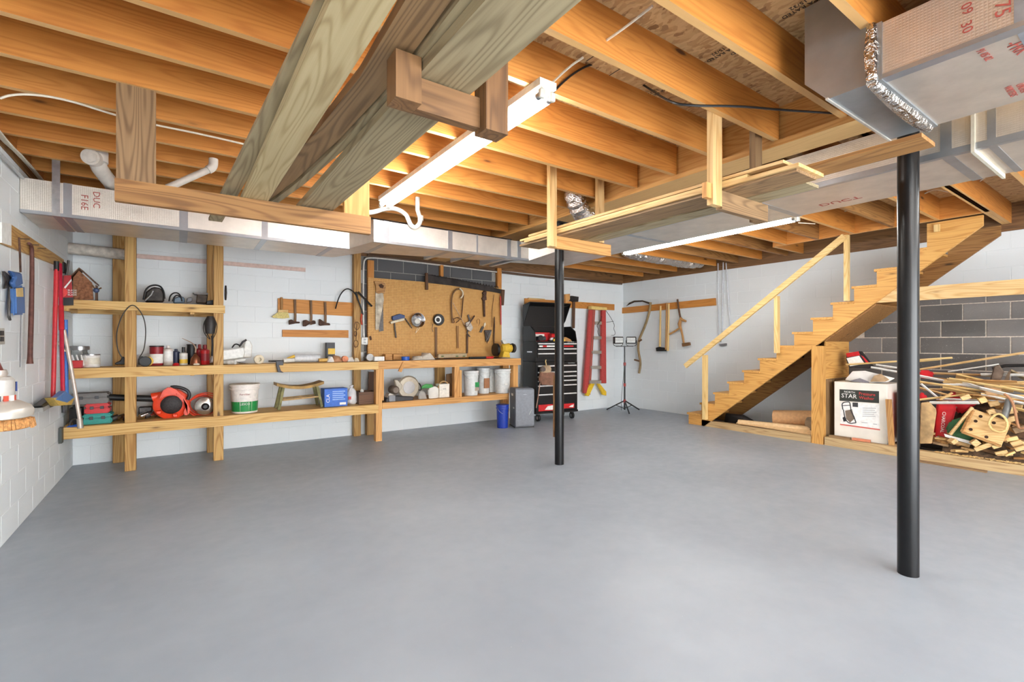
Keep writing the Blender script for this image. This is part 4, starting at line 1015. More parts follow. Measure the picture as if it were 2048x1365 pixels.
for q in range(7):
    x = 222+q*12 if q < 3 else 280+(q-3)*9; X = bx(x,6.55)
    M().cyl((X,6.5+.02*q,ZL+.03),(X+.06,6.53+.02*q,ZL+.05), .028+.004*(q%3), n=12).build('socket', CHROME if q % 2 else DSTEEL, t)
M().box(bx(277,6.7),6.69,ZL,bx(305,6.7),6.78,ZL+.12).build('steel_box', DSTEEL, t, bevel=.01)
# buckets
def bucket(X, Y, z, r, H, mat, label, stripes=(), lid=None, bail=True, handle_side=1):
    t = T('bucket', label, 'bucket', (X, Y, z))
    pl = M().lathe([(r*.86,0),(r*.87,.006),(r*.95,H*.80),(r*1.03,H*.81),(r*1.03,H*.86),(r*.97,H*.865),(r*.98,H*.92),(r*1.04,H*.925),(r*1.04,H*.975),(r*.98,H*.98)], (X,Y,z), n=28).build('pail', mat, t)
    if lid: M().lathe([(r*1.05,H*.96),(r*1.06,H*.99),(r*1.02,H),(r*.9,H*.985)], (X,Y,z), n=28).build('lid', lid, t)
    for a, b, sm in stripes:
        ra, rb = r*(.87+.1*a)+.0012, r*(.87+.1*b)+.0012
        s = M(); n = 14; A0 = PI*.62; A1 = PI*1.98
        vs = []
        for i in range(n+1):
            g = A0+(A1-A0)*i/n
            vs += [(X+ra*math.cos(g+.35),Y+ra*math.sin(g+.35),z+H*a),(X+rb*math.cos(g+.35),Y+rb*math.sin(g+.35),z+H*b)]
        s.add(vs, [(2*i,2*i+2,2*i+3,2*i+1) for i in range(n)]).build('printed_band', sm, pl)
    if bail:
        M().tube([Vector((X+math.cos(a)*r*1.06, Y-.02-r*.6*math.sin(a)*1.1, z+H*.84-math.sin(a)*H*.25)) for a in [i*PI/10 for i in range(11)]], .003, 6).build('bail', STEEL, t)
    return t
k = mpp(490,6.55)
t = bucket(bx(489.5,6.55), 6.55, ZL, 26*k, 57*k, plain((236,228,220), .4), 'white and green lidded pail on the low shelf beside the post', ((.06,.40,GREEN),), plain((232,224,212), .4), False)
X, Y = bx(489.5,6.55), 6.55
def curve_text(s, X, Y, r, z, size, mat, parent, ang=-PI/2-.08):
    d = Vector((math.cos(ang), math.sin(ang), 0)); tx = Vector((-d.y, d.x, 0))
    return text(s, size, mat, parent, frame4(Vector((X,Y,z))+d*(r+.004), tx, (0,0,1)))
curve_text('LESCO', X, Y, 26*k*.93, ZL+.11, .035, WHITE, t); curve_text('Fertilizer', X, Y, 26*k*.94, ZL+.225, .03, REDINK, t)
# stool
t = T('stool', 'weathered saddle seat stool standing on the low shelf', 'stool', (bx(602,6.6), 6.6, ZL))
a, b = bx(552,6.55), bx(645,6.55)
seat_top = onY(600,771,6.55).z; m = M(); N = 10; vs = []
for i in range(N+1):
    u = i/N; x = a+(b-a)*u; s = (2*u-1)**2
    z = ZL+.285+.05*s
    for y, dz in ((6.47,.0),(6.47,-.035),(6.74,-.035),(6.74,0)): vs.append((x,y,z+dz))
fs = [(0,1,2,3),tuple(4*N+i for i in (3,2,1,0))]
for j in range(N):
    for i in range(4): fs.append((4*j+i,4*j+(i+1)%4,4*j+4+(i+1)%4,4*j+4+i))
m.add(vs, fs).build('seat', plain((170,132,66), .6, 0, .3, 12), t)
for i, (u, s) in enumerate(((.14,-.07),(.86,.07))):
    x = a+(b-a)*u
    for y, dy in ((6.52,-.03),(6.70,.03)):
        M().bar((x+s*.8,y+dy,ZL+.002),(x,y,ZL+.275), .034, .034, (0,1,0)).build('leg', plain((132,128,82), .7, 0, .3, 14), t, bevel=.004)
M().bar((a+(b-a)*.12,6.505,ZL+.12),(a+(b-a)*.9,6.505,ZL+.14), .03, .02).build('stretcher', plain((180,146,96), .7, 0, .2), t)
M().bar((a+(b-a)*.12,6.715,ZL+.12),(a+(b-a)*.9,6.715,ZL+.14), .03, .02).build('stretcher', plain((180,146,96), .7, 0, .2), t)
# blue carton, bag, wooden box
t, a, b, H = carton(649, 695, 36, 6.44, .2, ZL, plain((46,104,200), .5), 'bright blue carton with white lettering on the low shelf')
text('CLA', .06, PAPER, t, frame4((a+.045,6.4385,ZL+.11), (0,0,1), (-1,0,0)))
for q in range(5): M().box(a+.10,6.4386,ZL+.19-q*.026,b-.03-.02*(q%2),6.4396,ZL+.202-q*.026).build('printed_line', plain((150,184,232), .5), t)
M().box(b-.1,6.4382,ZL+.02,b-.02,6.4392,ZL+.05).build('sticker', PAPER, t)
t = T('plastic_bag', 'knotted white plastic shopping bag beside the blue carton', 'bag', (bx(703,6.6), 6.6, ZL))
m = M(); k = mpp(703,6.6); X = bx(703,6.6)
m.lathe([(.05,0),(.07,.03),(.072,.1),(.058,.17),(.03,.21),(.015,.225),(.03,.25)], (X,6.6,ZL), n=14).jit(.008)
m.build('bag', plain((222,220,220), .3, 0, .05, 20, .3), t)
M().cb((X-.045,6.525,ZL+.09), (.035,.012,.04)).build('printed_logo', plain((190,60,60), .5), t)
t = T('wooden_crate', 'small dark stained wooden box on the low shelf by the bench leg', 'crate', (bx(737,6.6), 6.6, ZL))
a, b = bx(716,6.5), bx(755,6.5); zt = ZL+.165
M().box(a,6.46,ZL,b,6.475,zt).build('side_panel', wood('dark','X'), t)
M().box(a,6.72,ZL,b,6.735,zt).build('side_panel', wood('dark','X'), t)
M().box(a,6.476,ZL,a+.015,6.719,zt).build('end_panel', wood('dark','Y'), t); M().box(b-.015,6.476,ZL,b,6.719,zt).build('end_panel', wood('dark','Y'), t)
M().box(a+.016,6.476,ZL,b-.016,6.719,ZL+.01).build('bottom_panel', wood('dark','X'), t)
M().lathe([(.02,0),(.025,.02),(.012,.04)], ((a+b)/2-.05,6.6,zt-.012), n=10).build('white_stopper', WHITE, t)
t = T('leaning_board', 'dark plank leaning in the corner behind the wooden box', 'board', (bx(745,6.8), 6.85, ZL))
pp([(735,803),(755,801),(755,744),(738,744)], 6.80, .02).build('board', wood('dark','Z'), t)
# ---- bench lower shelf
LS = LZ+.001
t = T('miter_saw', 'old miter saw with tan motor and round blade guard under the bench', 'saw', (bx(800,6.6), 6.6, LS))
pp([(771,806),(827,802),(828,794),(790,792),(772,797)], 6.45, .22).build('base', plain((62,60,62), .5, .3), t, bevel=.012)
c = onY(815,775,6.56)
M().lathe([(.12,0),(.165,.005),(.17,.03),(.15,.05),(.02,.055)], c, (0,-1,0), 28).build('blade_guard', plain((176,164,146), .4, .4), t)
M().lathe([(.02,0),(.09,.003)], c+Vector((0,-.058,0)), (0,-1,0), 24).build('blade', plain((206,200,196), .2, 1), t)
M().lathe([(.05,0),(.06,.02),(.06,.15),(.04,.18)], onY(783,779,6.62), (0,-1,0), 18).build('motor', plain((120,106,94), .6, .2), t)
pp([(786,786),(800,784),(806,772),(796,760),(789,760),(792,772)], 6.5, .06).build('arm', plain((176,166,150), .5, .3), t, bevel=.01)
pp([(774,797),(800,795),(779,787)], 6.47, .12).build('fence', plain((216,208,196), .5), t)
M().box(bx(778,6.43),6.43,LS,bx(791,6.43),6.47,LS+.085).build('front_block', plain((132,134,138), .5), t, bevel=.004)
t = T('sack', 'green topped white sack slumped beside the miter saw', 'bag', (bx(862,6.6), 6.6, LS))
m = M().hull([onY(x,y,6.5+d) for x,y in ((858,802),(877,800),(877,779),(874,772),(856,778)) for d in (0,.15)]); m.build('sack', plain((224,222,214), .6, 0, .06, 10, .3), t, bevel=.02, seg=2)
m = M().hull([onY(x,y,6.53+d) for x,y in ((842,778),(868,776),(864,769),(852,768),(844,772)) for d in (0,.12)]); m.build('green_top', plain((70,150,80), .6), t, bevel=.01)
t, a, b, H = carton(879, 899, 27, 6.48, .14, LS, plain((232,226,214), .6), 'white carton with tan strap standing beside the sack')
M().tube([onY(x,y,6.5) for x,y in ((876,777),(880,766),(888,762),(895,766),(897,775))], .008, 8).build('strap', plain((190,150,100), .6), t)
text('GAL', .03, GREY, t, frame4(((a+b)/2,6.4785,LS+.13), (1,0,0), (0,0,1)))
t = T('sack', 'grey crumpled bag of mix beside the miter saw', 'bag', (bx(845,6.55), 6.55, LS))
m = M().hull([onY(x,y,6.5+d) for x,y in ((838,804),(855,801),(850,784),(841,780),(835,788)) for d in (0,.09)]); m.build('sack', plain((168,166,160), .7, 0, .1, 10, .4), t, bevel=.02)
t = T('power_cord', 'black power cord heaped behind the miter saw', 'cord', (bx(840,6.65), 6.68, LS))
M().tube([onY(x,y,6.68) for x,y in ((832,770),(838,765),(844,778),(835,790),(842,800),(846,786),(838,780))], .008, 8).build('cord', BLACK, t)
k = mpp(950,6.6)
def wb(x, w, Y, lab, st=(), H=50): return bucket(bx(x,Y), Y, LS, w*mpp(x,Y)/2, H*mpp(x,Y), plain((216,218,216), .4), lab, st)
t = wb(942, 31, 6.55, 'white pail with green label under the bench')
X = bx(942,6.55); r = 15.5*mpp(942,6.55)*.95
M().cb((X+.045,6.55-r+.008,LS+.17), (.07,.012,.075)).build('green_label', GREEN, t); M().cb((X+.045,6.55-r+.010,LS+.10), (.07,.012,.05)).build('photo_label', plain((180,160,140), .6), t)
t = wb(967, 26, 6.68, 'white pail with brown label between two others under the bench', H=52)
X = bx(967,6.68); M().cb((X+.0,6.68-13*mpp(967,6.68)*.95,LS+.17), (.10,.012,.16)).build('brown_label', plain((160,110,74), .6), t)
t, a, b, H = carton(980, 989, 46, 6.72, .2, LS, WHITE, 'tall narrow white container between the pails under the bench')
t = wb(1005, 33, 6.56, 'grey white pail with wire bail at the right end of the bench', H=49)
M().cb((bx(1007,6.5),6.56-16*mpp(1005,6.56)*.97,LS+.15), (.06,.012,.02)).build('sticker', PAPER, t)
# blue bucket and grey cabinet on the floor
k = mpp(1005,6.35)
bucket(bx(1005,6.3), 6.3, 0, 12.5*k, 47*k, plain((28,58,160), .4), 'bright blue plastic bucket on the floor under the bench')
t = T('mini_fridge', 'dark grey cabinet dehumidifier on the floor before the tool chest', 'appliance', (5.0, 6.0, 0))
p0 = onZ(1030,857,0); p1 = onZ(1068,855,0); p2 = onZ(1013,848,0)
fw = (p1-p0).length; d = (p1-p0).normalized(); nrm = Vector((-d.y, d.x, 0)); fh = onY(1030,778,p0.y).z
dep = .30
def fp(u, v, z): return p0 + d*u + nrm*v + Vector((0,0,z))
M().prism([fp(0,0,.015), fp(fw,0,.015), fp(fw,dep,.015), fp(0,dep,.015)], (0,0,fh-.015)).build('cabinet', plain((104,106,112), .45, .2), t, bevel=.012, seg=2)
_m = M().prism([fp(.0,-.018,.03), fp(fw,-.018,.03), fp(fw,-.002,.03), fp(0,-.002,.03)], (0,0,fh-.04)); fd = _m.build('door', plain((112,114,120), .42, .2), t, bevel=.008, seg=2)
M().bar(fp(fw*.42,-.0195,fh*.85), fp(fw*.58,-.0195,fh*.85), .003, .012, nrm).build('nameplate', LTGREY, fd)
M().prism([fp(.0,-.012,0), fp(fw,-.012,0), fp(fw,dep,0), fp(0,dep,0)], (0,0,.014)).build('foot_rail', BLACK, t)
M().prism([fp(-.002,.10,fh*.80), fp(-.002,.2,fh*.80), fp(-.002,.2,fh*.86), fp(-.002,.10,fh*.86)], d*.003).build('side_sticker', PAPER, t)
M().prism([fp(-.002,.04,fh*.48), fp(-.002,.1,fh*.48), fp(-.002,.1,fh*.52), fp(-.002,.04,fh*.52)], d*.003).build('side_sticker', PAPER, t)
M().bar(fp(fw*.72,-.0195,fh*.33), fp(fw*.86,-.0195,fh*.47), .004, .012, nrm).build('tape_strip', PAPER, t)
# ================================================================== tool chest
t = T('tool_chest', 'black rolling tool chest with open lid and chrome drawer pulls', 'tool chest', (5.4, 6.6, 0))
q0 = Vector((4.95,6.40,0)); q1 = Vector((5.80,6.29,0)); cd = (q1-q0).normalized(); cn = Vector((-cd.y,cd.x,0)); cw = (q1-q0).length; cdp = .46
def cp(u, v, z): return q0 + cd*u + cn*v + Vector((0,0,z))
def cbx(u0, u1, v0, v1, z0, z1, m=None):
    return (m or M()).prism([cp(u0,v0,z0), cp(u1,v0,z0), cp(u1,v1,z0), cp(u0,v1,z0)], (0,0,z1-z0))
CBK = plain((22,22,24), .35, .2)
body = cbx(0, cw, 0, cdp, .165, 1.02).build('cabinet', CBK, t, bevel=.006)
cbx(-.005, cw+.005, -.012, cdp, .13, .165).build('bottom_rail', CBK, t, bevel=.004)
top = cbx(0, cw, .01, cdp, 1.022, 1.37).build('upper_chest', CBK, t, bevel=.004)
for u in (0, cw-.02):
    M().prism([cp(u,.012,1.37), cp(u,.06,1.55), cp(u,.2,1.64), cp(u,cdp,1.64), cp(u,cdp,1.37)], cd*.02).build('side_wall', CBK, t)
cbx(0, cw, cdp-.02, cdp, 1.37, 1.64).build('back_wall', CBK, t)
lid = M().prism([cp(0,cdp-.02,1.642), cp(0,cdp-.005,1.642), cp(0,cdp-.005,2.02), cp(0,cdp-.26,2.06), cp(0,cdp-.26,2.045), cp(0,cdp-.02,2.005)], cd*cw).build('lid', CBK, t)
for u in (0, cw-.012):
    M().prism([cp(u,cdp-.03,1.70), cp(u,cdp-.02,2.0), cp(u,cdp-.25,2.04), cp(u,cdp-.20,1.95), cp(u,cdp-.08,1.75)], cd*.012).build('lid_side', CBK, t)
def drawer(z0, z1, par='drawer', ct=True):
    d = cbx(.03, cw-.03, -.008, .004, z0, z1).build(par, plain((28,28,30), .3, .2), t, bevel=.003)
    cbx(.035, cw-.035, -.028, -.006, z1-.026, z1-.004).build('pull', plain((236,236,236), .3, .35), d, bevel=.003)
    return d
for z0, z1 in ((1.26,1.345),(1.18,1.255),(1.085,1.175)): drawer(z0, z1)
for z0, z1 in ((.86,.965),(.785,.855),(.71,.78),(.63,.705),(.48,.625),(.30,.475)): drawer(z0, z1)
cbx(.03, cw-.03, -.006, .004, .175, .295).build('bottom_drawer', plain((28,28,30), .3, .2), t)
for u0, u1, z0, z1 in ((.05,.36,.18,.29),(.54,.78,.20,.28)):
    cbx(u0, u1, -.010, -.007, z0, z1).build('red_sticker', RED, t); 
    M().prism([cp(u0+.12,-.0115,z0+.02), cp(u0+(u1-u0)*.9,-.0115,z0+.01), cp(u1-.01,-.0115,z1-.02), cp(u0+.18,-.0115,z1-.03)], cn*.002).build('sticker_flash', PAPER, t)
cbx(.05, .42, -.03, -.0285, 1.275, 1.30).build('paper_strip', PAPER, t); cbx(.12, .2, -.0312, -.0298, 1.272, 1.303).build('red_strip', RED, t)
cbx(.55, .75, -.03, -.0285, 1.275, 1.30).build('red_strip', RED, t)
for z in (1.36, .99): text('CRAFTSMAN', .025, LTGREY, t, frame4(cp(cw-.14,-.012 if z < 1.1 else .008,z), cd, (0,0,1)), 'maker_lettering')
for u in (.08, cw-.08):
    for v in (.06, cdp-.08):
        c = cp(u, v, .06)
        w = M().cyl(c-cd*.018, c+cd*.018, .058, n=22).build('caster_wheel', BLACK, t)
        M().cyl(c-cd*.02, c+cd*.02, .03, n=16).build('hub', STEEL, w)
        cbx(u-.025, u+.025, v-.03, v+.03, .118, .13).build('caster_plate', STEEL, w)
for u in (-.004, cw):
    M().prism([cp(u,.12,1.18), cp(u,.3,1.18), cp(u,.3,1.2), cp(u,.12,1.2)], cd*.006).build('side_handle', CHROME, t)
# things in the open chest top
t = T('drill_box', 'red drill carton standing in the open tool chest', 'box', cp(.2,.3,1.372))
cbx(.10, .42, .22, .36, 1.371, 1.53).build('carton', RED, t, bevel=.004); cbx(.12, .3, .215, .22, 1.45, 1.5).build('white_panel', PAPER, t)
t = T('cordless_drill', 'red and white cordless drill lying in the tool chest', 'drill', cp(.42,.12,1.372))
c = cp(.46,.12,1.47)
M().cyl(c-cd*.09, c+cd*.1, .04, .03, n=16).build('body', RED, t); M().cyl(c+cd*.1, c+cd*.15, .022, n=14).build('chuck', DKGREY, t)
M().bar(cp(.40,.12,1.46), cp(.38,.12,1.385), .035, .045).build('grip', WHITE, t)
cbx(.34,.44,.09,.16,1.372,1.395).build('battery', BLACK, t)
t = T('circular_saw', 'black angle grinder at the left of the open tool chest', 'power tool', cp(.16,.1,1.372))
c = cp(.16,.1,1.42); M().cyl(c-cd*.08, c+cd*.08, .04, n=14).build('body', DKGREY, t); M().cyl(cp(.13,.07,1.43), cp(.13,.045,1.43), .048, n=20).build('guard', BLACK, t)
t = T('torpedo_level', 'yellow level lying along the edge of the open tool chest', 'level', cp(.5,.04,1.372))
cbx(.38,.62,.03,.06,1.371,1.415).build('bar', YEL, t, bevel=.004); cbx(.47,.53,.027,.063,1.39,1.405).build('vial', plain((180,200,90), .2), t)
t = T('wood_plane', 'tan wood plane lying at the right of the open tool chest', 'plane', cp(.66,.06,1.372))
M().prism([cp(.56,.05,1.371), cp(.78,.05,1.371), cp(.74,.05,1.41), cp(.64,.05,1.45), cp(.57,.05,1.42)], cn*.06).build('body', wood('handle','X'), t, bevel=.004)
t = T('hose_coil', 'black hose coiled in the corner of the open tool chest', 'hose', cp(.70,.25,1.372))
M().tube([cp(.62+.1*math.cos(a*PI/8)*.9, .25, 1.47+.1*math.sin(a*PI/8)) for a in range(17)], .011, 8).build('hose', BLACK, t)
# tool belt hanging on the drawers
t = T('tool_belt', 'worn brown leather tool belt hanging on the chest drawers', 'tool belt', cp(.18,-.06,.6))
LEA = plain((132,92,72), .8, 0, .25, 14, .3)
M().hull([cp(u,v,z) for u,z in ((.02,.73),(.05,.86),(.33,.84),(.38,.76),(.36,.66),(.30,.62),(.06,.64)) for v in (-.09,-.032)]).build('pouch', LEA, t, bevel=.012, seg=2)
M().hull([cp(u,v,z) for u,z in ((.04,.87),(.08,.95),(.22,.97),(.26,.9),(.24,.84),(.06,.84)) for v in (-.10,-.034)]).build('pouch', plain((176,150,120), .8, 0, .25, 14, .3), t, bevel=.012, seg=2)
M().ball(cp(.09,-.08,.90), .05, (1.2,.8,1)).build('buckle_pocket', plain((92,80,74), .7), t)
M().tube([cp(.17,-.07,.95), cp(.15,-.07,1.03), cp(.16,-.07,1.06)], .009, 8).build('hammer_handle', wood('pale','Z'), t)
M().tube([cp(.05,-.05,.66), cp(.02,-.05,.45), cp(-.02,-.05,.25)], .008, 8).build('strap', plain((190,150,130), .7), t)
# lath beside the far column
tag(M().bar((3.396,4.064,.30),(3.396,4.064,.98), .012, .016).build('wooden_lath', wood('brown','Z')), 'thin wooden lath leaning against the far column', 'stick')

# ================================================================== stepladder on the wall
t = T('stepladder', 'folded red fibreglass stepladder hanging on the back wall', 'ladder', onY(1192,790,6.9))
LR = plain((186,66,62), .5)
LY = 6.87
pp([(1180,620),(1186,620),(1176,788),(1168,787)], LY, .05).build('rail', LR, t, bevel=.004)
pp([(1186.5,620),(1191,620),(1181,790),(1176.5,791)], LY+.03, .05).build('rail', plain((168,84,72), .5), t, bevel=.004)
pp([(1204,621),(1212,621),(1213,767),(1203,767)], LY, .05).build('rail', LR, t, bevel=.004)
pp([(1183,612),(1214,615),(1215,621),(1183,619)], LY-.02, .1).build('top_cap', plain((232,200,120), .5), t, bevel=.006)
for y, x0 in ((646.5,1191),(676,1188),(705,1185),(735.5,1183),(764.5,1180)):
    pp([(x0,y-3),(1212,y-3),(1212,y+3),(x0,y+3)], LY+.005, .08).build('step', plain((186,178,166), .4, .6), t)
pp([(1172,792),(1178,793),(1188,772),(1190,768),(1182,768),(1176,776)], LY-.005, .05).build('foot', plain((232,190,40), .5), t, bevel=.003)
pp([(1196,768),(1200,768),(1213,784),(1213,792),(1206,790)], LY-.005, .05).build('foot', plain((232,190,40), .5), t, bevel=.003)
t = T('splitting_axe', 'splitting axe hanging head up beside the stepladder', 'axe', onY(1147,657,6.93))
pp([(1146,603),(1151,603),(1150,657),(1145.5,657)], 6.945, .025).build('handle', wood('dark','Z'), t, bevel=.004)
pp([(1139,594),(1144,592),(1158,594),(1157,604),(1147,604),(1141,601)], 6.93, .05).build('head', plain((52,50,50), .5, .6), t, bevel=.006)
o = pp([(1131,589),(1140,588),(1140,600),(1134,603),(1134,618),(1131,618)], 6.92, .045); tag(o.build('timber_block', wood('bench','Z')), 'small timber block nailed on the long orange board behind the column', 'block')
t = T('hanging_hook', 'black wire hooks hanging from the stepladder top', 'hook', onY(1228,671,6.85))
M().tube([onY(x,y,6.84) for x,y in ((1212,622),(1220,633),(1227,646),(1229,652),(1227,658),(1231,666),(1229,671),(1223,671))], .005, 6).build('wire', BLACK, t)
M().tube([onY(x,y,6.84) for x,y in ((1213,645),(1221,644),(1227,643))], .005, 6).build('bar', BLACK, t)
t = T('hanging_hook', 'short black cord dangling from the second ladder step', 'cord', onY(1196,672,6.85))
M().tube([onY(x,y,6.845) for x,y in ((1204,633),(1199,645),(1193,652),(1197,658),(1195,664),(1198,672))], .006, 6).build('cord', BLACK, t)

# ================================================================== work light on tripod
wx, wy = 7.20, 6.45
t = T('work_light', 'twin head work light on a black tripod in the corner', 'work light', (wx, wy, 0))
M().cyl((wx,wy,.03),(wx,wy,.95), .016, n=12).build('lower_pole', BLACK, t)
M().cyl((wx,wy,.95),(wx,wy,1.28), .011, n=12).build('upper_pole', BLACK, t)
for z in (.20,.52,.93): M().cyl((wx,wy,z-.03),(wx,wy,z+.03), .024, n=12).build('clamp', plain((190,70,64), .5), t)
for g in (-YAW*0-2.18, -.15, 2.0):
    e = Vector((wx+.36*math.cos(g), wy+.36*math.sin(g), .012)); s = Vector((wx,wy,.21)); h = s.lerp(e,.5)
    M().bar(s, e, .018, .022).build('leg', BLACK, t); M().bar(Vector((wx,wy,.05)), h, .012, .012).build('brace', BLACK, t)
    M().ball(e, .014).build('foot', BLACK, t)
rx = Vector((CA,-SA,0)); fw2 = Vector((SA,CA,0))
M().bar(Vector((wx,wy,1.28))-rx*.17, Vector((wx,wy,1.28))+rx*.17, .02, .02).build('crossbar', BLACK, t)
for s, tilt in ((-1,.2),(1,-.3)):
    c = Vector((wx,wy,1.40))+rx*(s*.13)
    R = Matrix.Rotation(tilt, 3, 'Z') @ Matrix((rx, fw2, Vector((0,0,1)))).transposed()
    hd = M().cb(c, (.19,.09,.14), R).build('lamp_head', BLACK, t, bevel=.012)
    M().cb(c-(R@Vector((0,.047,0))), (.16,.004,.11), R).build('lens', plain((226,228,226), .15), hd)
    M().tube([c+R@Vector((-.1,0,-.0)), c+R@Vector((-.1,0,-.12)), c+R@Vector((.1,0,-.12)), c+R@Vector((.1,0,0))], .006, 6).build('yoke', BLACK, hd)
    for q in (-.05,0,.05): M().tube([c+R@Vector((-.09,-.06,q)), c+R@Vector((.09,-.06,q))], .003, 6).build('guard_wire', STEEL, hd)
M().tube([(wx-.01,wy-.02,1.27),(wx-.05,wy-.03,.8),(wx-.13,wy-.03,.3),(wx-.12,wy-.02,.03)], .004, 6).build('cord', DKGREY, t)

# ================================================================== right wall
RX = 7.745
def hboard(pts, X, depth, name, label, mat, cat='board'):
    return tag(ppx(pts, X, depth).build(name, mat, smooth=False), label, cat)
hboard([(1244,616),(1430,596.5),(1431,611),(1244,627.5)], 7.752, .03, 'hanging_board', 'long orange board on the right wall holding the scythe', wood('amber','Y'))
def rt(name, label, cat, x, y): return T(name, label, cat, onX(x, y, RX-.03))
t = rt('scythe', 'old scythe with curved wooden snath hanging by the corner', 'scythe', 1278, 747)
top = [(1252,613),(1258,606),(1268,601.5),(1285,601),(1302,606)]
ppx(top + [(1301,609.5),(1285,604),(1269,605),(1260,609)], RX-.045, .004).build('blade', plain((86,72,58), .6, .6, .3), t)
M().tube([onX(x,y,RX-.03) for x,y in ((1301,605),(1300,618),(1296,634),(1291,650),(1285,664),(1278,680),(1276,695),(1278,710),(1281,725),(1280,737),(1278,747))], .024, 10).build('snath', plain((150,126,88), .7, 0, .2, 10), t)
M().tube([onX(x,y,RX-.04) for x,y in ((1283,680),(1278,683))], .02, 8).build('nib', wood('brown','Y'), t)
M().tube([onX(x,y,RX-.05) for x,y in ((1269,720),(1280,723))], .018, 8).build('nib', wood('brown','Y'), t)
t = rt('maul', 'slim axe with pale handle hanging head down on the right wall', 'axe', 1321, 703)
M().tube([onX(x,y,RX-.035) for x,y in ((1321,612),(1320.5,650),(1320,694))], [.017,.018,.022], 10).build('handle', wood('pale','Z'), t)
ppx([(1311,696),(1318,694),(1332,697),(1332,703),(1312,703)], RX-.05, .03).build('head', plain((44,42,42), .6, .5), t, bevel=.006)
t = rt('maul', 'pair of long axe handles with dark heads on the right wall', 'axe', 1336, 703)
M().tube([onX(x,y,RX-.035) for x,y in ((1333.5,606),(1333,650),(1332.5,700))], [.018,.018,.026], 10).build('handle', wood('handle','Z'), t)
t2 = rt('maul', 'longest pale hardwood handle beside the wooden hook on the right wall', 'handle', 1338, 703)
M().tube([onX(x,y,RX-.035) for x,y in ((1337.5,608),(1337,650),(1335.5,702))], [.016,.017,.024], 10).build('handle', wood('pale','Z'), t2)
ppx([(1325,695),(1333,697),(1333,702),(1326,702)], RX-.055, .02).build('head', plain((44,42,42), .6, .5), t, bevel=.004)
t = rt('auger', 'branching wooden auger handle hanging on the right wall', 'auger', 1370, 690)
WB = wood('handle','Z')
M().tube([onX(x,y,RX-.03) for x,y in ((1355,599),(1357,615),(1359,628),(1361,637))], .017, 8).build('stem', wood('dark','Z'), t)
M().tube([onX(x,y,RX-.035) for x,y in ((1361,636),(1364,640),(1372,643))], [.022,.026,.018], 8).build('prong', WB, t)
M().tube([onX(x,y,RX-.035) for x,y in ((1362,637),(1359,648),(1360,656))], [.024,.034,.026], 8).build('body', WB, t)
M().tube([onX(x,y,RX-.035) for x,y in ((1360,656),(1350,663),(1339,669))], [.022,.02,.02], 8).build('arm', WB, t)
M().tube([onX(x,y,RX-.035) for x,y in ((1361,655),(1365,672),(1368,690))], [.021,.019,.019], 8).build('shaft', WB, t)
ppx([(1363,687),(1378,685),(1379,691),(1364,694)], RX-.06, .05).build('foot', wood('brown','Y'), t, bevel=.006)
for i, (a, b, lab) in enumerate((((1436,527),(1437,678),'thin grey conduit drop beside the orange board'),((1446.5,525),(1444,677),'middle thin grey conduit drop behind the handrail'),((1452,526),(1461,663),'slanting thin grey conduit drop behind the handrail'))):
    m = M().tube([onX(*a,7.765), onX(*b,7.765)], .009, 8)
    tag(m.build('conduit', plain((196,200,206), .35, .4)), lab, 'conduit')
t = T('switch_box', 'small grey switch box at the foot of the conduits', 'switch', onX(1437,684,7.74))
ppx([(1432,677),(1440,676),(1440,684),(1432,685)], 7.735, .045).build('box', GREY, t, bevel=.003); ppx([(1434.5,679),(1437.5,679),(1437.5,682),(1434.5,682)], 7.73, .004).build('plate', WHITE, t)
o = ppx([(1438,689),(1451,687),(1451,691),(1440,693)], 7.735, .045); tag(o.build('switch_cover', GREY), 'grey bracket on the wall behind the handrail', 'bracket')
# ================================================================== stairs
SX0, SX1 = 6.955, 7.70
RISE, RUN = .1865, .2375
Y0S = 4.84; NT = 13
t = T('staircase', 'open wooden staircase climbing along the right wall with plain handrail', 'staircase', (7.35, 3.2, 0))
def stringer(x, th, mat):
    poly = []
    for k in range(NT):
        yk = Y0S - RUN*k
        poly += [(x, yk, max(0, RISE*k) if k else 0), (x, yk, RISE*(k+1)-.03)]
    yend = Y0S - RUN*NT - .18
    ztop = RISE*NT - .03
    poly += [(x, Y0S-RUN*NT, ztop), (x, Y0S-RUN*NT, 2.69), (x, yend-.28, 2.69), (x, yend-.28, 2.58)]
    # lower edge parallel to the pitch
    s = RISE/RUN
    poly += [(x, 4.55, 0)]
    return M().prism(poly, (th,0,0)).build('stringer', mat, t, smooth=False)
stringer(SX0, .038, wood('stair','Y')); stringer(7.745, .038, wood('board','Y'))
for k in range(NT):
    yk = Y0S - RUN*k
    M().box(SX0-.012, yk-RUN-.0, RISE*(k+1)-.03, 7.745, yk+.025, RISE*(k+1)).build('tread', wood('stair','X'), t)
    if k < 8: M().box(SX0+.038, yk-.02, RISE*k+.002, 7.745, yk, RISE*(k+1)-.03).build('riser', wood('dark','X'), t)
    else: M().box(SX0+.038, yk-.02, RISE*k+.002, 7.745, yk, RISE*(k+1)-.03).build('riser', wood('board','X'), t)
# soffit panel on the underside near the middle
a0, a1 = onX(1655,675,SX0), onX(1770,585,SX0)
M().prism([(SX0+.02,2.80,1.36),(SX0+.02,2.24,1.80),(SX0+.02,2.245,1.82),(SX0+.02,2.80,1.382)], (.80,0,0)).build('soffit_panel', wood('board','Y'), t)
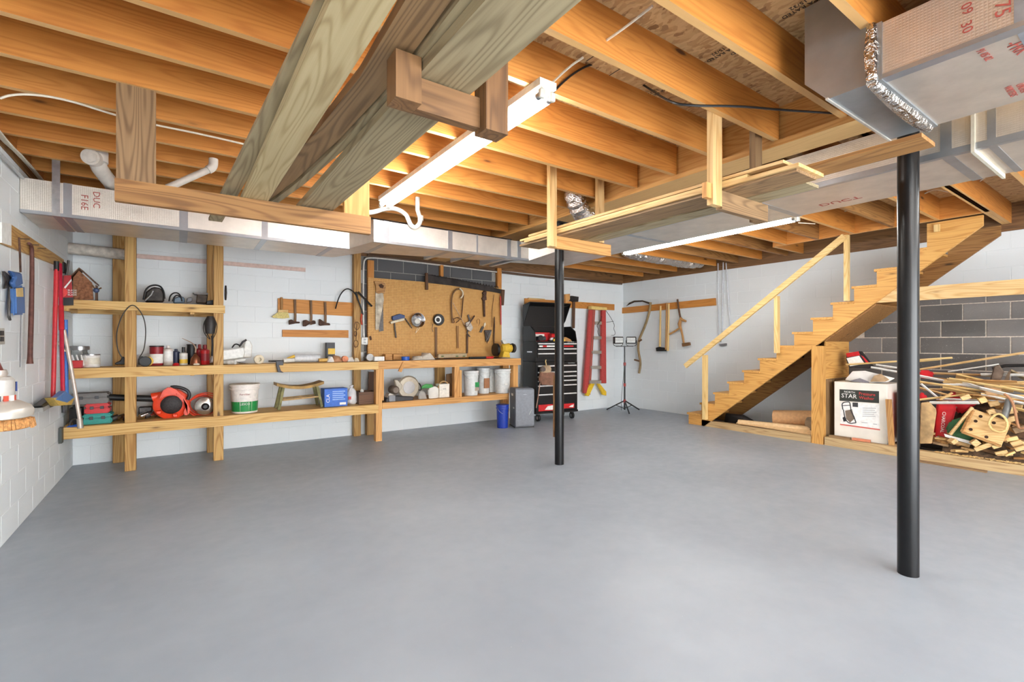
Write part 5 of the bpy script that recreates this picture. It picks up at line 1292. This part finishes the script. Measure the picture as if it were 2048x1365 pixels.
# handrail
pale = wood('pale','Z')
def post(y, w, z0, z1): M().box(SX0-.082, y-w, z0, SX0-.013, y, z1).build('rail_post', pale, t)
post(4.535, .06, .12, 1.15); post(3.41, .05, 1.20, 2.0); post(2.55, .045, 1.87, 2.70)
M().bar((SX0-.105,4.83,.96),(SX0-.105,2.53,2.68), .04, .075, (0,0,1)).build('handrail', wood('pale','Y'), t)
M().cb((SX0-.02,1.66,2.62), (.03,.05,.08)).build('nailing_block', wood('pale','Z'), t)
# sill boards on the floor under the stairs
tag(M().box(SX0,2.965,0,SX0+.09,4.60,.095).build('floor_sill', wood('sill','Y')), 'rough timber sill on the floor below the stair stringer', 'timber')
tag(M().box(SX0,-.6,0,SX0+.09,2.80,.105).build('floor_sill', wood('sill','Y')), 'rough timber sill on the floor in front of the wood pile', 'timber')
tag(M().box(6.80,1.24,0,6.86,1.95,.018).build('floor_lath', wood('old','Y')), 'grey lath lying on the floor before the wood pile sill', 'timber')
t = T('stair_partition', 'timber post and plywood panel supporting the stairs', 'partition', (7.3, 2.88, 0))
M().box(SX0-.005,2.818,0,SX0+.085,2.957,1.30).build('stud', wood('stair','Z'), t)
M().box(SX0+.086,2.818,.86,7.775,2.836,1.37).build('panel', wood('stair','X'), t)
M().box(SX0+.086,2.818,0,7.775,2.836,.855).build('panel', wood('old','Z'), t)
t = T('bearing_beam', 'horizontal timber beam running from the stairs across the grey blocks', 'beam', (7.05, .8, 1.83))
M().box(6.975,-.6,1.83,7.015,2.235,1.985).build('beam', wood('raw','Y'), t)
M().box(7.0151,-.6,1.80,7.78,-.56,1.985).build('end_joist', wood('raw','X'), t); M().box(6.975,-.7,0,7.06,-.605,1.985).build('end_post', wood('raw','Z'), t)
# ================================================================== under the stairs: paper rolls and carton
t = T('kraft_paper_roll', 'brown kraft paper roll with blunt end under the stairs', 'roll', (7.4, 3.3, 0))
M().cyl((7.30,3.62,.22),(7.46,2.98,.26), .115, .13, n=22).build('roll', CARD, t)
t = T('kraft_paper_sheet', 'pale brown paper sheet spilling over the timber sill', 'paper', (7.2, 3.3, .1))
m = M(); vs = []; 
for i in range(9):
    a = i/8
    vs += [(6.96+.02*i, 4.02-.10*a, .12+.05*math.sin(a*PI)), (7.02+.05*i, 2.98, .10+.08*math.sin(a*PI*.9))]
m.add(vs + [(v[0],v[1],v[2]-.006) for v in vs], [(2*i,2*i+2,2*i+3,2*i+1) for i in range(8)] + [(18+2*i,18+2*i+1,18+2*i+3,18+2*i+2) for i in range(8)])
m.build('sheet', plain((214,176,128), .8), t)
M().cyl((7.00,4.0,.135),(7.14,2.98,.15), .04, n=14).build('rolled_edge', plain((220,184,138), .8), t)
t = T('crumpled_bag', 'crumpled grey brown bag beside the partition post under the stairs', 'bag', (7.1, 3.05, 0))
M().hull([Vector((7.08+random.uniform(0,.2),2.97+random.uniform(0,.16),random.uniform(.01,.33))) for _ in range(26)]).build('bag', plain((140,118,92), .8, 0, .25, 10, .5), t, bevel=.01)
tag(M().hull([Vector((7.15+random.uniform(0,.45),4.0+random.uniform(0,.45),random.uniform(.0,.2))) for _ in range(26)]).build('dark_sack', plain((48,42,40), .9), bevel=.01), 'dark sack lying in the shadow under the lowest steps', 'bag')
t = T('pressure_washer_box', 'large white carton with pressure washer picture under the stair panel', 'box', (7.25, 2.44, .1))
BXX = 7.08; y0b, y1b = 2.735, 2.16; zb0, zb1 = .10, .835
M().box(BXX, y1b, zb0, 7.55, y0b, zb1).build('carton', plain((228,222,210), .7, 0, .05, 6), t, bevel=.004)
def bp(px_, py_): return onX(px_, py_, BXX-.0015)
def patch(pts, mat, name, e=.0015): return ppx(pts, BXX-e, .0012).build(name, mat, t)
patch([(1679,779),(1758,783),(1758,807),(1679,802)], plain((48,50,44), .6), 'black_banner')
patch([(1681,805),(1759,809),(1759,858),(1681,848)], plain((238,236,232), .7), 'white_panel')
patch([(1680,848),(1760,859),(1760,861.5),(1680,850.5)], plain((206,96,86), .6), 'red_stripe')
MR = lambda x, y, e=.0035: frame4(onX(x, y, BXX-e), (0,-1,-.02), (0,0,1))
text('NORTH', .035, PAPER, t, MR(1699,785)); text('STAR', .075, PAPER, t, MR(1698,793))
text('Pressure', .05, plain((214,60,56), .6), t, MR(1734,789)); text('Washer', .05, plain((214,60,56), .6), t, MR(1733,797))
for q, (xa, xb, y) in enumerate(((1725,1752,816),(1725,1750,820),(1725,1753,824),(1725,1748,828),(1725,1751,832),(1723,1735,845),(1746,1754,848))):
    ppx([(xa,y),(xb,y+.7),(xb,y+2),(xa,y+1.3)], BXX-.0026, .0008).build('printed_line', plain((170,170,172), .6), t)
# drawn picture of the washer
L = plain((40,40,44), .6)
def line(pts, r, mat, name='printed_drawing'):
    M().tube([onX(x,y,BXX-.002) for x,y in pts], r, 6).build(name, mat, t)
line([(1686,820),(1683,806),(1697,804),(1700,806),(1702,822)], .006, L); line([(1684,812),(1700,811)], .005, L); line([(1687,820),(1690,838),(1698,848),(1712,846)], .006, L)
line([(1702,822),(1708,834),(1712,846)], .006, L)
patch([(1690,822),(1704,819),(1709,838),(1700,846),(1692,838)], plain((120,104,88), .6), 'printed_engine', .0022)
patch([(1685,836),(1690,833),(1692,843),(1687,844)], L, 'printed_wheel', .0024)
patch([(1705,805.5),(1716,806),(1716,815),(1705,814)], plain((60,60,62), .6), 'printed_badge', .0022)
m = M().hull([onX(x,y,BXX+.1+d) for x,y in ((1690,760),(1705,743),(1730,742),(1760,752),(1790,757),(1776,765),(1742,765),(1715,767)) for d in (0,.12)]); tag(m.build('paper_heap', plain((232,230,226), .7, 0, .05, 8, .5), bevel=.006), 'heap of white crumpled paper on top of the washer carton', 'paper')
t = T('paper_bag', 'brown paper bag crumpled on top of the washer carton', 'bag', onX(1760,764,7.15))
M().hull([onX(x,y,7.1+d) for x,y in ((1740,764),(1748,752),(1762,748),(1779,760),(1770,764)) for d in (0,.1)]).build('bag', plain((176,146,112), .8, 0, .2, 14, .5), t, bevel=.005)
tag(M().hull([onX(x,y,7.12+d) for x,y in ((1699,762),(1720,757),(1738,764),(1738,768),(1722,765)) for d in (0,.08)]).build('magazine', plain((120,116,122), .6)), 'folded grey magazine lying on the carton beside the paper bag', 'magazine')
t = T('shoe_box', 'tilted red and black carton leaning on the partition above the washer box', 'box', onX(1715,735,7.35))
ppx([(1692,709),(1716,703),(1741,735),(1737,738),(1698,736),(1692,720)], 7.35, .14).build('carton', plain((44,40,42), .5), t, bevel=.004)
ppx([(1692,707),(1717,703),(1720,711),(1694,715)], 7.345, .006).build('red_top', RED, t)
ppx([(1693,717),(1718,712),(1729,728),(1700,733)], 7.344, .006).build('white_face', PAPER, t)
ppx([(1722,711),(1727,714),(1737,725),(1733,727)], 7.344, .006).build('red_edge', RED, t)
tag(M().bar((7.03,2.10,.11),(7.02,2.13,.66), .02, .06).build('leaning_strip', wood('handle','Z')), 'tan timber strip standing against the side of the washer carton', 'stick')
tag(M().box(7.02,2.05,.107,7.06,2.10,.11+.02).build('wood_shim', wood('old','Y')), 'thin shim lying on the wood pile sill beside the carton', 'timber')
tag(M().box(6.985,2.52,.106,7.03,2.76,.135).build('lumber_offcut', wood('old','Y')), 'grey offcut lying on the sill in front of the washer carton', 'timber')
tag(M().bar((7.00,2.50,.125),(7.01,2.31,.125), .03, .03).build('lumber_offcut', plain((206,128,96), .6)), 'pinkish offcut lying on the sill in front of the washer carton', 'timber')
# ================================================================== wood pile
def offcut(p, q, w, h, mat, label, up=(0,0,1), group='loose timber on the wood pile', name='timber_offcut', bevel=.002):
    return tag(M().bar(p, q, w, h, up).build(name, mat, bevel=bevel), label, 'timber', group)
PX = lambda x, y, X: onX(x, y, X)
tag(M().hull([PX(x,y,7.06+d) for x,y in ((1839,888),(1864,888),(1873,826),(1872,818),(1858,804),(1842,806)) for d in (0,.12)]).build('chopping_log', plain((190,156,110), .85, 0, .3, 9, .6), bevel=.01), 'upright split log standing on the floor beside the near column', 'log')
def sack(pts, X, d, mat, label, name='red_sack'):
    return tag(M().hull([PX(x,y,X+e) for x,y in pts for e in (0,d)]).build(name, mat, bevel=.02, seg=2), label, 'bag')
SACKR = plain((198,30,38), .3, 0, .12, 8, .25)
s1 = T('red_sack', 'tall glossy red sack with white print standing behind the log', 'bag', PX(1880,888,7.2))
M().hull([PX(x,y,7.18+e) for x,y in ((1866,888),(1893,888),(1912,822),(1911,806),(1874,806),(1868,840)) for e in (0,.2)]).build('sack', SACKR, s1, bevel=.02, seg=2)
text('CHARCOAL', .045, PAPER, s1, frame4(PX(1886,845,7.172), (0,.08,-1), (0,-1,-.1)))
M().cb(PX(1880,877,7.176), (.004,.07,.03)).build('printed_badge', PAPER, s1)
s2 = T('red_sack', 'red sack standing behind the near column against the carton', 'bag', PX(1790,870,7.2))
M().hull([PX(x,y,7.2+e) for x,y in ((1794,876),(1838,880),(1838,790),(1794,782)) for e in (0,.2)]).build('sack', SACKR, s2, bevel=.02, seg=2)
text('CHARCOAL', .05, PAPER, s2, frame4(PX(1799,825,7.192), (0,0,-1), (0,-1,0)))
sack([(1838,741),(1862,741),(1871,752),(1850,758),(1838,756)], 7.4, .15, SACKR, 'red sack top showing among the laths behind the column')
sack([(1838,784),(1852,788),(1856,800),(1838,802)], 7.15, .12, SACKR, 'red sack corner peeking above the split log')
sack([(1900,775),(1945,770),(1960,805),(1920,830),(1900,812)], 7.42, .12, SACKR, 'crushed red sack under the white trim strips')
# body of the pile: two mounds of broken scraps lying on the floor behind the sill
def mound(y0, y1, ztop, label):
    pts = []
    for i in range(9):
        y = y0+(y1-y0)*i/8
        pts += [Vector((7.06,y,0)), Vector((7.075,y,.085+random.uniform(0,.03))), Vector((7.35,y,ztop*.62+random.uniform(-.03,.03))), Vector((7.6,y,ztop*(1 if 1 < i < 7 else .8))), Vector((7.765,y,ztop*.92)), Vector((7.765,y,0))]
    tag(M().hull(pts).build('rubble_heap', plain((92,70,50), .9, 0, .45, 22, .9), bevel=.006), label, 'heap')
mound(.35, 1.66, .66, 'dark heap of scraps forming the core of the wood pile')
def mz(x): return .10+max(0, min(1, (x-7.075)/.525))*.54
# long laths and trim strips
LATH = [((1692,730),(1905,716),7.3,'pale','long pale lath resting on the tilted red carton',.03,.012),
 ((1800,746),(2060,704),7.55,'raw','long tan rod leaning up along the grey blocks',.022,.022),
 ((1838,723),(1880,719),7.55,'pale','short pale lath end behind the near column',.03,.015),
 ((1742,735),(1838,752),7.3,'white','white trim strip sliding down behind the tilted carton',.035,.014),
 ((1752,730),(1836,742),7.25,'white','second white trim strip crossing above the paper heap',.03,.012),
 ((1838,746),(1990,752),7.5,'raw','long raw lath lying across the back of the pile',.04,.015),
 ((1896,744),(1998,729),7.6,'white','thin white strip pointing up at the grey blocks',.02,.012),
 ((1838,752),(1964,778),7.3,'white','long white trim strip slanting down across the pile',.045,.015),
 ((1838,764),(1975,784),7.25,'pale','pale trim strip slanting below the long white one',.04,.014),
 ((1842,768),(1878,798),7.15,'white','white trim strip dropping steeply near the column',.03,.012),
 ((1838,800),(1930,790),7.12,'pale','pale strip lying level above the red sack',.03,.012),
 ((1860,806),(1958,806),7.1,'white','wide white trim end lying over the red sack',.05,.014),
 ((1880,800),(1905,786),7.1,'raw','short raw lath crossing the white trim',.03,.012),
 ((1912,752),(1990,770),7.4,'pale','wide pale board at the back of the pile',.10,.02),
 ((1885,776),(1960,790),7.3,'pale','pale board end below the slanting strips',.06,.018),
 ((1900,870),(1945,815),7.02,'raw','long split lath leaning across the green bag',.035,.02),
 ((1990,815),(2070,790),7.3,'board','brown lath lying toward the wall edge',.04,.02),
 ((2020,742),(2070,768),7.5,'grey','grey board leaning down at the wall',.06,.02),
 ((1985,772),(2070,782),7.4,'old','weathered board behind the leather scrap',.06,.02),
 ((1838,776),(1900,792),7.35,'raw','raw lath between the red sacks',.04,.015)]
for (a, b, X, tone, lab, w, h) in LATH:
    mat = plain((236,234,228), .5) if tone == 'white' else wood(tone,'Y')
    offcut(PX(*a,X), PX(*b,X+random.uniform(-.03,.06)), w*.8, h, mat, lab, (.6,0,.8))
tag(M().tube([PX(x,y,7.6) for x,y in ((1985,738),(2010,732),(2060,731))], .018, 10).build('black_pipe', BLACK), 'black pipe lying along the wall behind the pile', 'pipe')
# chunky offcuts
CH_ = [((1902,880),(1908,886),7.0,.075,.06,'raw','square block sitting on the sill beside the log'),
 ((1944,890),(1956,882),6.99,.07,.06,'raw','block end standing on the sill before the pale board'),
 ((1950,900),(1984,888),6.985,.05,.045,'raw','short stud offcut angled over the sill'),
 ((1984,895),(2000,890),7.0,.05,.04,'pale','small pale block near the end of the sill'),
 ((1990,908),(2015,903),6.985,.03,.03,'raw','thin raw offcut flat on the sill'),
 ((2010,912),(2030,904),6.985,.05,.02,'pale','pale offcut tilted on the sill end'),
 ((2022,890),(2044,884),7.05,.05,.05,'raw','block half buried at the wall end of the pile'),
 ((2000,880),(2020,874),7.05,.05,.05,'handle','brown block half buried near the wall end'),
 ((2030,900),(2060,892),7.0,.06,.04,'raw','wide raw block at the wall end of the sill'),
 ((1958,803),(1972,798),7.15,.06,.06,'pale','pale cube block above the slotted board'),
 ((1978,810),(1998,806),7.15,.06,.05,'raw','stubby block beside the grey pipe offcut'),
 ((2005,820),(2030,815),7.15,.06,.05,'pale','pale stub block right of the grey pipe offcut'),
 ((1975,826),(1990,822),7.1,.05,.05,'raw','raw stub between slotted board and pipe offcut'),
 ((2010,842),(2032,836),7.12,.06,.05,'raw','raw stub under the curved strap'),
 ((2026,862),(2050,856),7.1,.06,.06,'old','weathered stub at the edge of the pile'),
 ((1922,798),(1940,792),7.1,.05,.05,'raw','raw stub lying over the white trim'),
 ((1978,868),(2000,862),7.08,.05,.04,'handle','tan stub under the pale slotted board'),
 ((2012,880),(2036,876),7.06,.05,.04,'pale','pale stub deep under the pile edge'),
 ((1962,852),(1975,846),7.12,.05,.05,'board','brown stub behind the slotted board'),
 ((2020,800),(2046,796),7.25,.07,.05,'pale','pale stub below the brown lath')]
for a, b, X, w, h, tone, lab in CH_:
    offcut(PX(*a,X), PX(*b,X+.02), w, h, wood(tone,'Y'), lab, (0,0,1), 'blocks on the wood pile', 'wood_block', .004)
# slotted pale board with bent wood bow (sled seat)
t = T('sled_seat', 'pale slotted chair seat with drilled holes lying tilted on the pile', 'chair part', PX(1965,880,6.99))
c = [(1922,866),(2002,895),(2022,848),(1945,820)]
P4 = [PX(x,y,6.985 if i < 2 else 7.09) for i,(x,y) in enumerate(c)]
M().prism(P4, (.02,.0,.012)).build('seat', wood('raw','Y'), t, smooth=False, bevel=.003)
nrm4 = (P4[1]-P4[0]).cross(P4[3]-P4[0]).normalized()
if nrm4.x > 0: nrm4 = -nrm4
for u, v in ((.18,.25),(.20,.62),(.26,.86),(.60,.18),(.62,.80)):
    p = P4[0].lerp(P4[1],u).lerp(P4[3].lerp(P4[2],u),v)
    M().cyl(p+nrm4*.004, p-nrm4*.001, .016, n=14).build('hole', plain((50,30,18), .9), t)
e0 = [P4[0].lerp(P4[1],u).lerp(P4[3].lerp(P4[2],u),v)+nrm4*.012 for u,v in ((.02,.03),(.98,.03))]
M().bar(e0[0], e0[1], .03, .02).build('edge_strip', wood('handle','Y'), t)
e0 = [P4[0].lerp(P4[1],u).lerp(P4[3].lerp(P4[2],u),v)+nrm4*.012 for u,v in ((.02,.03),(.02,.97))]
M().bar(e0[0], e0[1], .03, .02).build('edge_strip', wood('handle','Y'), t)
t = T('bent_wood_bow', 'pale bent wood bow looping over the slotted seat', 'chair part', PX(1990,860,7.0))
M().tube([PX(x,y,6.985+.0*k) for k,(x,y) in enumerate(((1978,850),(1985,862),(2008,866),(2016,850),(2010,835),(1996,826),(1980,838),(1977,850)))], .011, 8).build('bow', wood('pale','Y'), t)
t = T('leather_strap', 'curved brown strap arching over the edge of the pile', 'strap', PX(2030,850,7.05))
M().tube([PX(x,y,7.02) for x,y in ((2008,788),(2022,798),(2030,820),(2034,845),(2038,858),(2048,857))], .012, 8).build('strap', plain((170,120,84), .7), t)
tag(M().tube([PX(x,y,7.06) for x,y in ((2008,836),(2015,815),(2019,799))], .03, 12).build('pipe_offcut', plain((128,128,126), .5, .4)), 'short grey pipe offcut standing in the pile', 'pipe')
t = T('burlap_pad', 'tan leather chair pad lying on top of the pile', 'pad', PX(1985,790,7.2))
M().hull([PX(x,y,7.2+e) for x,y in ((1968,768),(2003,770),(2002,793),(1970,791)) for e in (0,.07)]).build('pad', plain((196,156,112), .8, 0, .15, 20, .4), t, bevel=.012, seg=2)
tag(M().hull([PX(x,y,7.35+e) for x,y in ((1979,764),(2000,764),(2009,745),(1998,729),(1988,733)) for e in (0,.1)]).build('work_glove', plain((112,94,80), .9, 0, .3, 16, .6), bevel=.01), 'grey brown work glove perched on top of the pile', 'glove')
tag(M().hull([PX(x,y,7.33+e) for x,y in ((2005,768),(2016,768),(2023,738),(2016,745)) for e in (0,.03)]).build('leather_scrap', plain((104,84,66), .9, 0, .3, 16, .5)), 'dark leather scrap standing beside the glove', 'scrap')
t = T('green_bag', 'dark green soil bag lying under the laths', 'bag', PX(1930,885,7.1))
M().hull([PX(x,y,7.08+e) for x,y in ((1889,862),(1900,842),(1950,828),(1965,850),(1950,880),(1930,884)) for e in (0,.18)]).build('bag', plain((44,92,48), .5, 0, .2, 8, .3), t, bevel=.02, seg=2)
M().hull([PX(x,y,7.06+e) for x,y in ((1888,868),(1945,884),(1943,890),(1890,874)) for e in (0,.03)]).build('white_edge', PAPER, t)
for i in range(90):
    x = random.uniform(1870,2046); y0 = 893+(x-1870)*.11; p = onX(x, y0-random.uniform(0,10), 6.96+random.uniform(.0,.08)); p.z = .112
    if i == 0: CHM = M()
    CHM.bar(p, p+Vector((random.uniform(-.02,.02),random.uniform(-.04,.04),random.uniform(0,.008))), .012, .005)
o = CHM.build('wood_chips', wood('pale','Y'), kind='stuff'); tag(o, 'scattered pale wood chips along the sill', 'wood chips')
LN = ('pale yellow','raw tan','white painted','brown')
for i in range(24):
    x = random.uniform(1842,1975); y = random.uniform(748,800); X = random.uniform(7.18,7.5); L_ = random.uniform(.35,.8); tn = i % 4
    p = onX(x, y, X); mt = (wood('pale','Y'), wood('raw','Y'), plain((236,234,228), .5), wood('handle','Y'))[tn]
    offcut(p, p+Vector((random.uniform(-.06,.06), -L_, random.uniform(-.16,.06))), random.uniform(.025,.05), random.uniform(.010,.018), mt, 'loose %s lath tossed on the wood pile' % LN[tn], (.6,0,.8), 'loose laths tossed on the pile', 'loose_lath')
for i in range(110):
    X = 7.09+.5*random.random()**1.3; Yp = random.uniform(.5,1.72); z = mz(X)+.035; L_ = random.uniform(.06,.2); g = random.uniform(-1.2,1.2)
    tn = random.choice(('raw','pale','handle','old','raw','board','brown'))
    d = Vector((math.sin(g)*L_*.6, math.cos(g)*L_, random.uniform(-.03,.05)))
    offcut(Vector((X,Yp,z)), Vector((X,Yp,z))+d, random.uniform(.025,.06), random.uniform(.015,.045), wood(tn,'Y'),
           'small %s lumber scrap heaped in the wood pile' % dict(raw='tan', pale='pale yellow', handle='light brown', old='weathered grey', board='orange', brown='dark brown')[tn], (0,0,1), 'lumber scraps in the pile', 'lumber_scrap')
# ================================================================== left wall
LX = XL+.025
def plx(pts, X, depth, m=None): return (m or M()).prism([onX(x,y,X) for x,y in pts], (-depth,0,0))
t = T('tool_rail', 'yellow pine rail with nails on the left wall holding hand tools', 'rail', onX(60,500,LX))
plx([(4,447),(22,449),(128,520),(128,536),(4,487)], LX, .022).build('board', wood('post','Y'), t, smooth=False)
plx([(4,445),(23,448),(23,492),(4,486)], LX+.002, .026).build('painted_end', WHITE, t)
for x, y in ((40,478),(60,490),(75,497)):
    p = onX(x,y,LX); M().cyl(p, p+Vector((.05,0,.005)), .003, n=6).build('nail', DSTEEL, t)
t = T('pry_hook', 'curved black pull bar hanging on the left wall', 'bar', onX(18,640,LX))
M().tube([onX(x,y,LX) for x,y in ((8,545),(16,552),(20,562),(19,600),(17,632),(20,640))], .008, 8).build('bar', DSTEEL, t)
plx([(8,543),(22,553),(20,575),(10,578),(17,563)], LX+.005, .01).build('hook_blade', DSTEEL, t)
t = T('blue_grease_gun', 'blue bottle brush tool hanging by a rod on the left wall', 'tool', onX(40,630,LX))
M().tube([onX(x,y,LX+.02) for x,y in ((38,475),(40,510),(41,545))], .006, 8).build('rod', RUST, t)
plx([(32,575),(50,571),(51,630),(33,631)], LX+.035, .03).build('bottle', plain((56,104,164), .4), t, bevel=.012, seg=2)
plx([(24,542),(44,546),(47,570),(33,577),(29,567),(33,556)], LX+.038, .03).build('trigger', plain((60,96,150), .5), t, bevel=.01)
plx([(33,577),(46,576),(47,594),(34,594)], LX+.037, .003).build('paper_label', plain((206,178,120), .6), t)
M().tube([onX(x,y,LX) for x,y in ((42,630),(41,680),(40,735))], .003, 6).build('wire', GREY, t)
t = T('long_pry_bar', 'long rusty pry bar hanging on the left wall', 'bar', onX(60,728,LX))
M().tube([onX(x,y,LX+.02) for x,y in ((58,487),(62,490),(64,500),(64,560),(62,650),(60,715),(60,728))], [.010,.012,.013,.014,.016,.015,.02], 10).build('bar', plain((104,66,58), .6, .4, .2), t)
t = T('wall_outlet', 'steel outlet cover with two black sockets on the left wall', 'outlet', onX(4,680,XL+.006))
plx([(-4,658),(9,657),(10,689),(-4,690)], XL+.012, .012).build('cover', plain((196,194,186), .4, .5), t)
for y in (667,679): plx([(1.5,y-5),(8.5,y-5),(8.5,y+4.5),(1.5,y+4.5)], XL+.015, .004).build('socket', BLACK, t, bevel=.002)
# brooms
def stick(pts, r, mat, name, parent): return M().tube(pts, r, 12).build(name, mat, parent)
t = T('broom', 'straight red handled broom with black head on the left wall', 'broom', onX(108,818,LX))
stick([onX(113,528,LX+.035), onX(106,800,LX+.035)], .0165, plain((196,38,48), .35), 'handle', t)
stick([onX(113,523,LX+.035), onX(112.8,542,LX+.035)], .019, BLACK, 'hanger_cap', t)
plx([(84,812),(104,796),(126,792),(128,804),(112,812),(88,822)], LX+.075, .06).build('head', BLACK, t, bevel=.006)
plx([(86,816),(98,810),(100,816),(87,824)], LX+.08, .055).build('bristles', plain((150,148,144), .9), t)
t = T('push_broom', 'telescopic red handled broom standing beside the shelf end', 'broom', onX(126,826,LX+.1))
stick([onX(120,528,LX+.017), onX(126,800,LX+.10)], .0155, plain((190,34,60), .35), 'handle', t)
stick([onX(122,612,LX+.045), onX(123,660,LX+.06)], .02, plain((196,38,48), .35), 'grip', t)
stick([onX(126,796,LX+.10), onX(127,826,LX+.108)], .014, DKGREY, 'ferrule', t)
plx([(112,800),(132,782),(150,796),(136,806)], LX+.13, .05).build('head', plain((70,130,200), .4), t, bevel=.006)
plx([(106,796),(150,796),(143,810),(118,812)], LX+.125, .05).build('bristles', plain((216,180,90), .9, 0, .15, 60, .4), t)
t = T('saw_card', 'red and black carded reciprocating saw blade pack hung on the shelf end', 'package', onX(130,610,LX+.1))
for Yc in (6.27,):
    pp([(114,552),(142,551),(147,610),(118,611)], Yc, .012).build('card', plain((172,30,36), .4), t)
    pp([(118,553),(127,552),(126,575),(119,584)], Yc-.004, .004).build('black_corner', BLACK, t)
    pp([(122,596),(147,595),(147,611),(119,612)], Yc-.004, .004).build('black_base', BLACK, t)
    pp([(128,575),(143,558),(143,562),(130,578)], Yc-.004, .004).build('white_flash', PAPER, t)
    M().lathe([(.05,0),(.05,.02)], onY(122,585,Yc-.002), (0,-1,0), 18).build('red_disc', plain((224,60,56), .4), t)
    for q in range(3): text('SAW BLADE', .022, PAPER, t, frame4(onY(137,581+q*4.5,Yc-.006), (1,0,.03), (0,0,1)))
t = T('paint_pole', 'silver paint pole leaning on the corner of the shelf', 'pole', onY(160,855,6.25))
stick([onY(128,660,6.26), onY(142,735,6.25), onY(160,842,6.24)], .016, plain((206,190,178), .35, .3), 'pole', t)
stick([onY(159,838,6.24), onY(161,857,6.24)], .024, plain((180,170,160), .4, .5), 'clamp', t)
stick([onY(113,684,6.26), onY(122,692,6.26), onY(130,704,6.26)], .014, plain((176,166,156), .4, .6), 'hook', t)
t = T('blue_pole', 'thin blue pole standing behind the red broom', 'pole', onY(133,790,6.29))
stick([onY(131,640,6.29), onY(133,790,6.29)], .017, plain((60,120,200), .4), 'pole', t)
tag(M().box(XL+.006,6.24,.37,XL+.03,6.325,.52).build('bracket', plain((60,66,62), .5)), 'dark metal bracket at the left end of the low shelf', 'bracket')
t = T('hand_drill', 'black drill chuck hanging at the end of the tool rail', 'tool', onX(134,550,LX+.05))
pp([(114,523),(131,524),(131,547),(116,545)], 6.3, .06).build('body', BLACK, t, bevel=.01)
M().tube([onY(137,521,6.3), onY(133,550,6.3)], .01, 8).build('shaft', DSTEEL, t)
# floor polisher leaning in at the left edge
t = T('floor_polisher', 'old floor polisher with tan bristle disc hung high on the left wall', 'floor polisher', (-.775, 3.55, .88))
fc = Vector((-.772, 3.55, .955)); ax = Vector((.03,-.05,1)).normalized()
M().lathe([(.125,-.005),(.134,.0),(.136,.03),(.125,.05),(.09,.072),(.06,.085),(.02,.09)], fc, ax, 36).build('housing', plain((212,206,196), .32, .4, .12, 6), t)
M().lathe([(.115,0),(.128,-.015),(.134,-.05),(.125,-.055),(.05,-.05)], fc+Vector((0,0,-.006)), ax, 44).build('bristle_disc', plain((196,140,82), .9, 0, .4, 120, 1.0), t)
for q in range(60):
    g = q*2*PI/60; d = Vector((math.cos(g), math.sin(g), 0)); p = fc + d*.13 + Vector((0,0,-.02))
    M().bar(p, p+d*random.uniform(.0,.014)+Vector((0,0,-random.uniform(.035,.048))), .012, .006).build('bristle_tuft', plain((206,150,92), .9, 0, .3, 60), t)
M().lathe([(.055,.082),(.062,.10),(.06,.19),(.05,.2),(.046,.205)], fc, ax, 26).build('motor', plain((206,202,196), .35, .35, .15, 10), t)
for q in range(14):
    g = q*2*PI/14; d = Vector((math.cos(g), math.sin(g), 0))
    M().cb(fc+ax*.093+d*.06, (.010,.02,.028), math.atan2(d.y,d.x)).build('band_panel', (plain((186,70,46), .5), WHITE, DKGREY)[q % 3], t)
M().lathe([(.03,.205),(.035,.22),(.03,.24)], fc, ax, 16).build('neck', plain((190,180,170), .4, .4), t)
M().tube([fc+ax*.23, fc+ax*.29+Vector((-.01,-.05,0)), fc+ax*.50+Vector((-.03,-.2,0))], .02, 10).build('handle', plain((110,52,44), .5), t)
M().cb(fc+ax*.15+Vector((.045,.042,0)), (.006,.05,.05), .77).build('emblem', plain((50,70,130), .5), t)
M().box(XL+.002, 3.53, .94, XL+.03, 3.57, 1.0).build('hook_plate', DSTEEL, t)
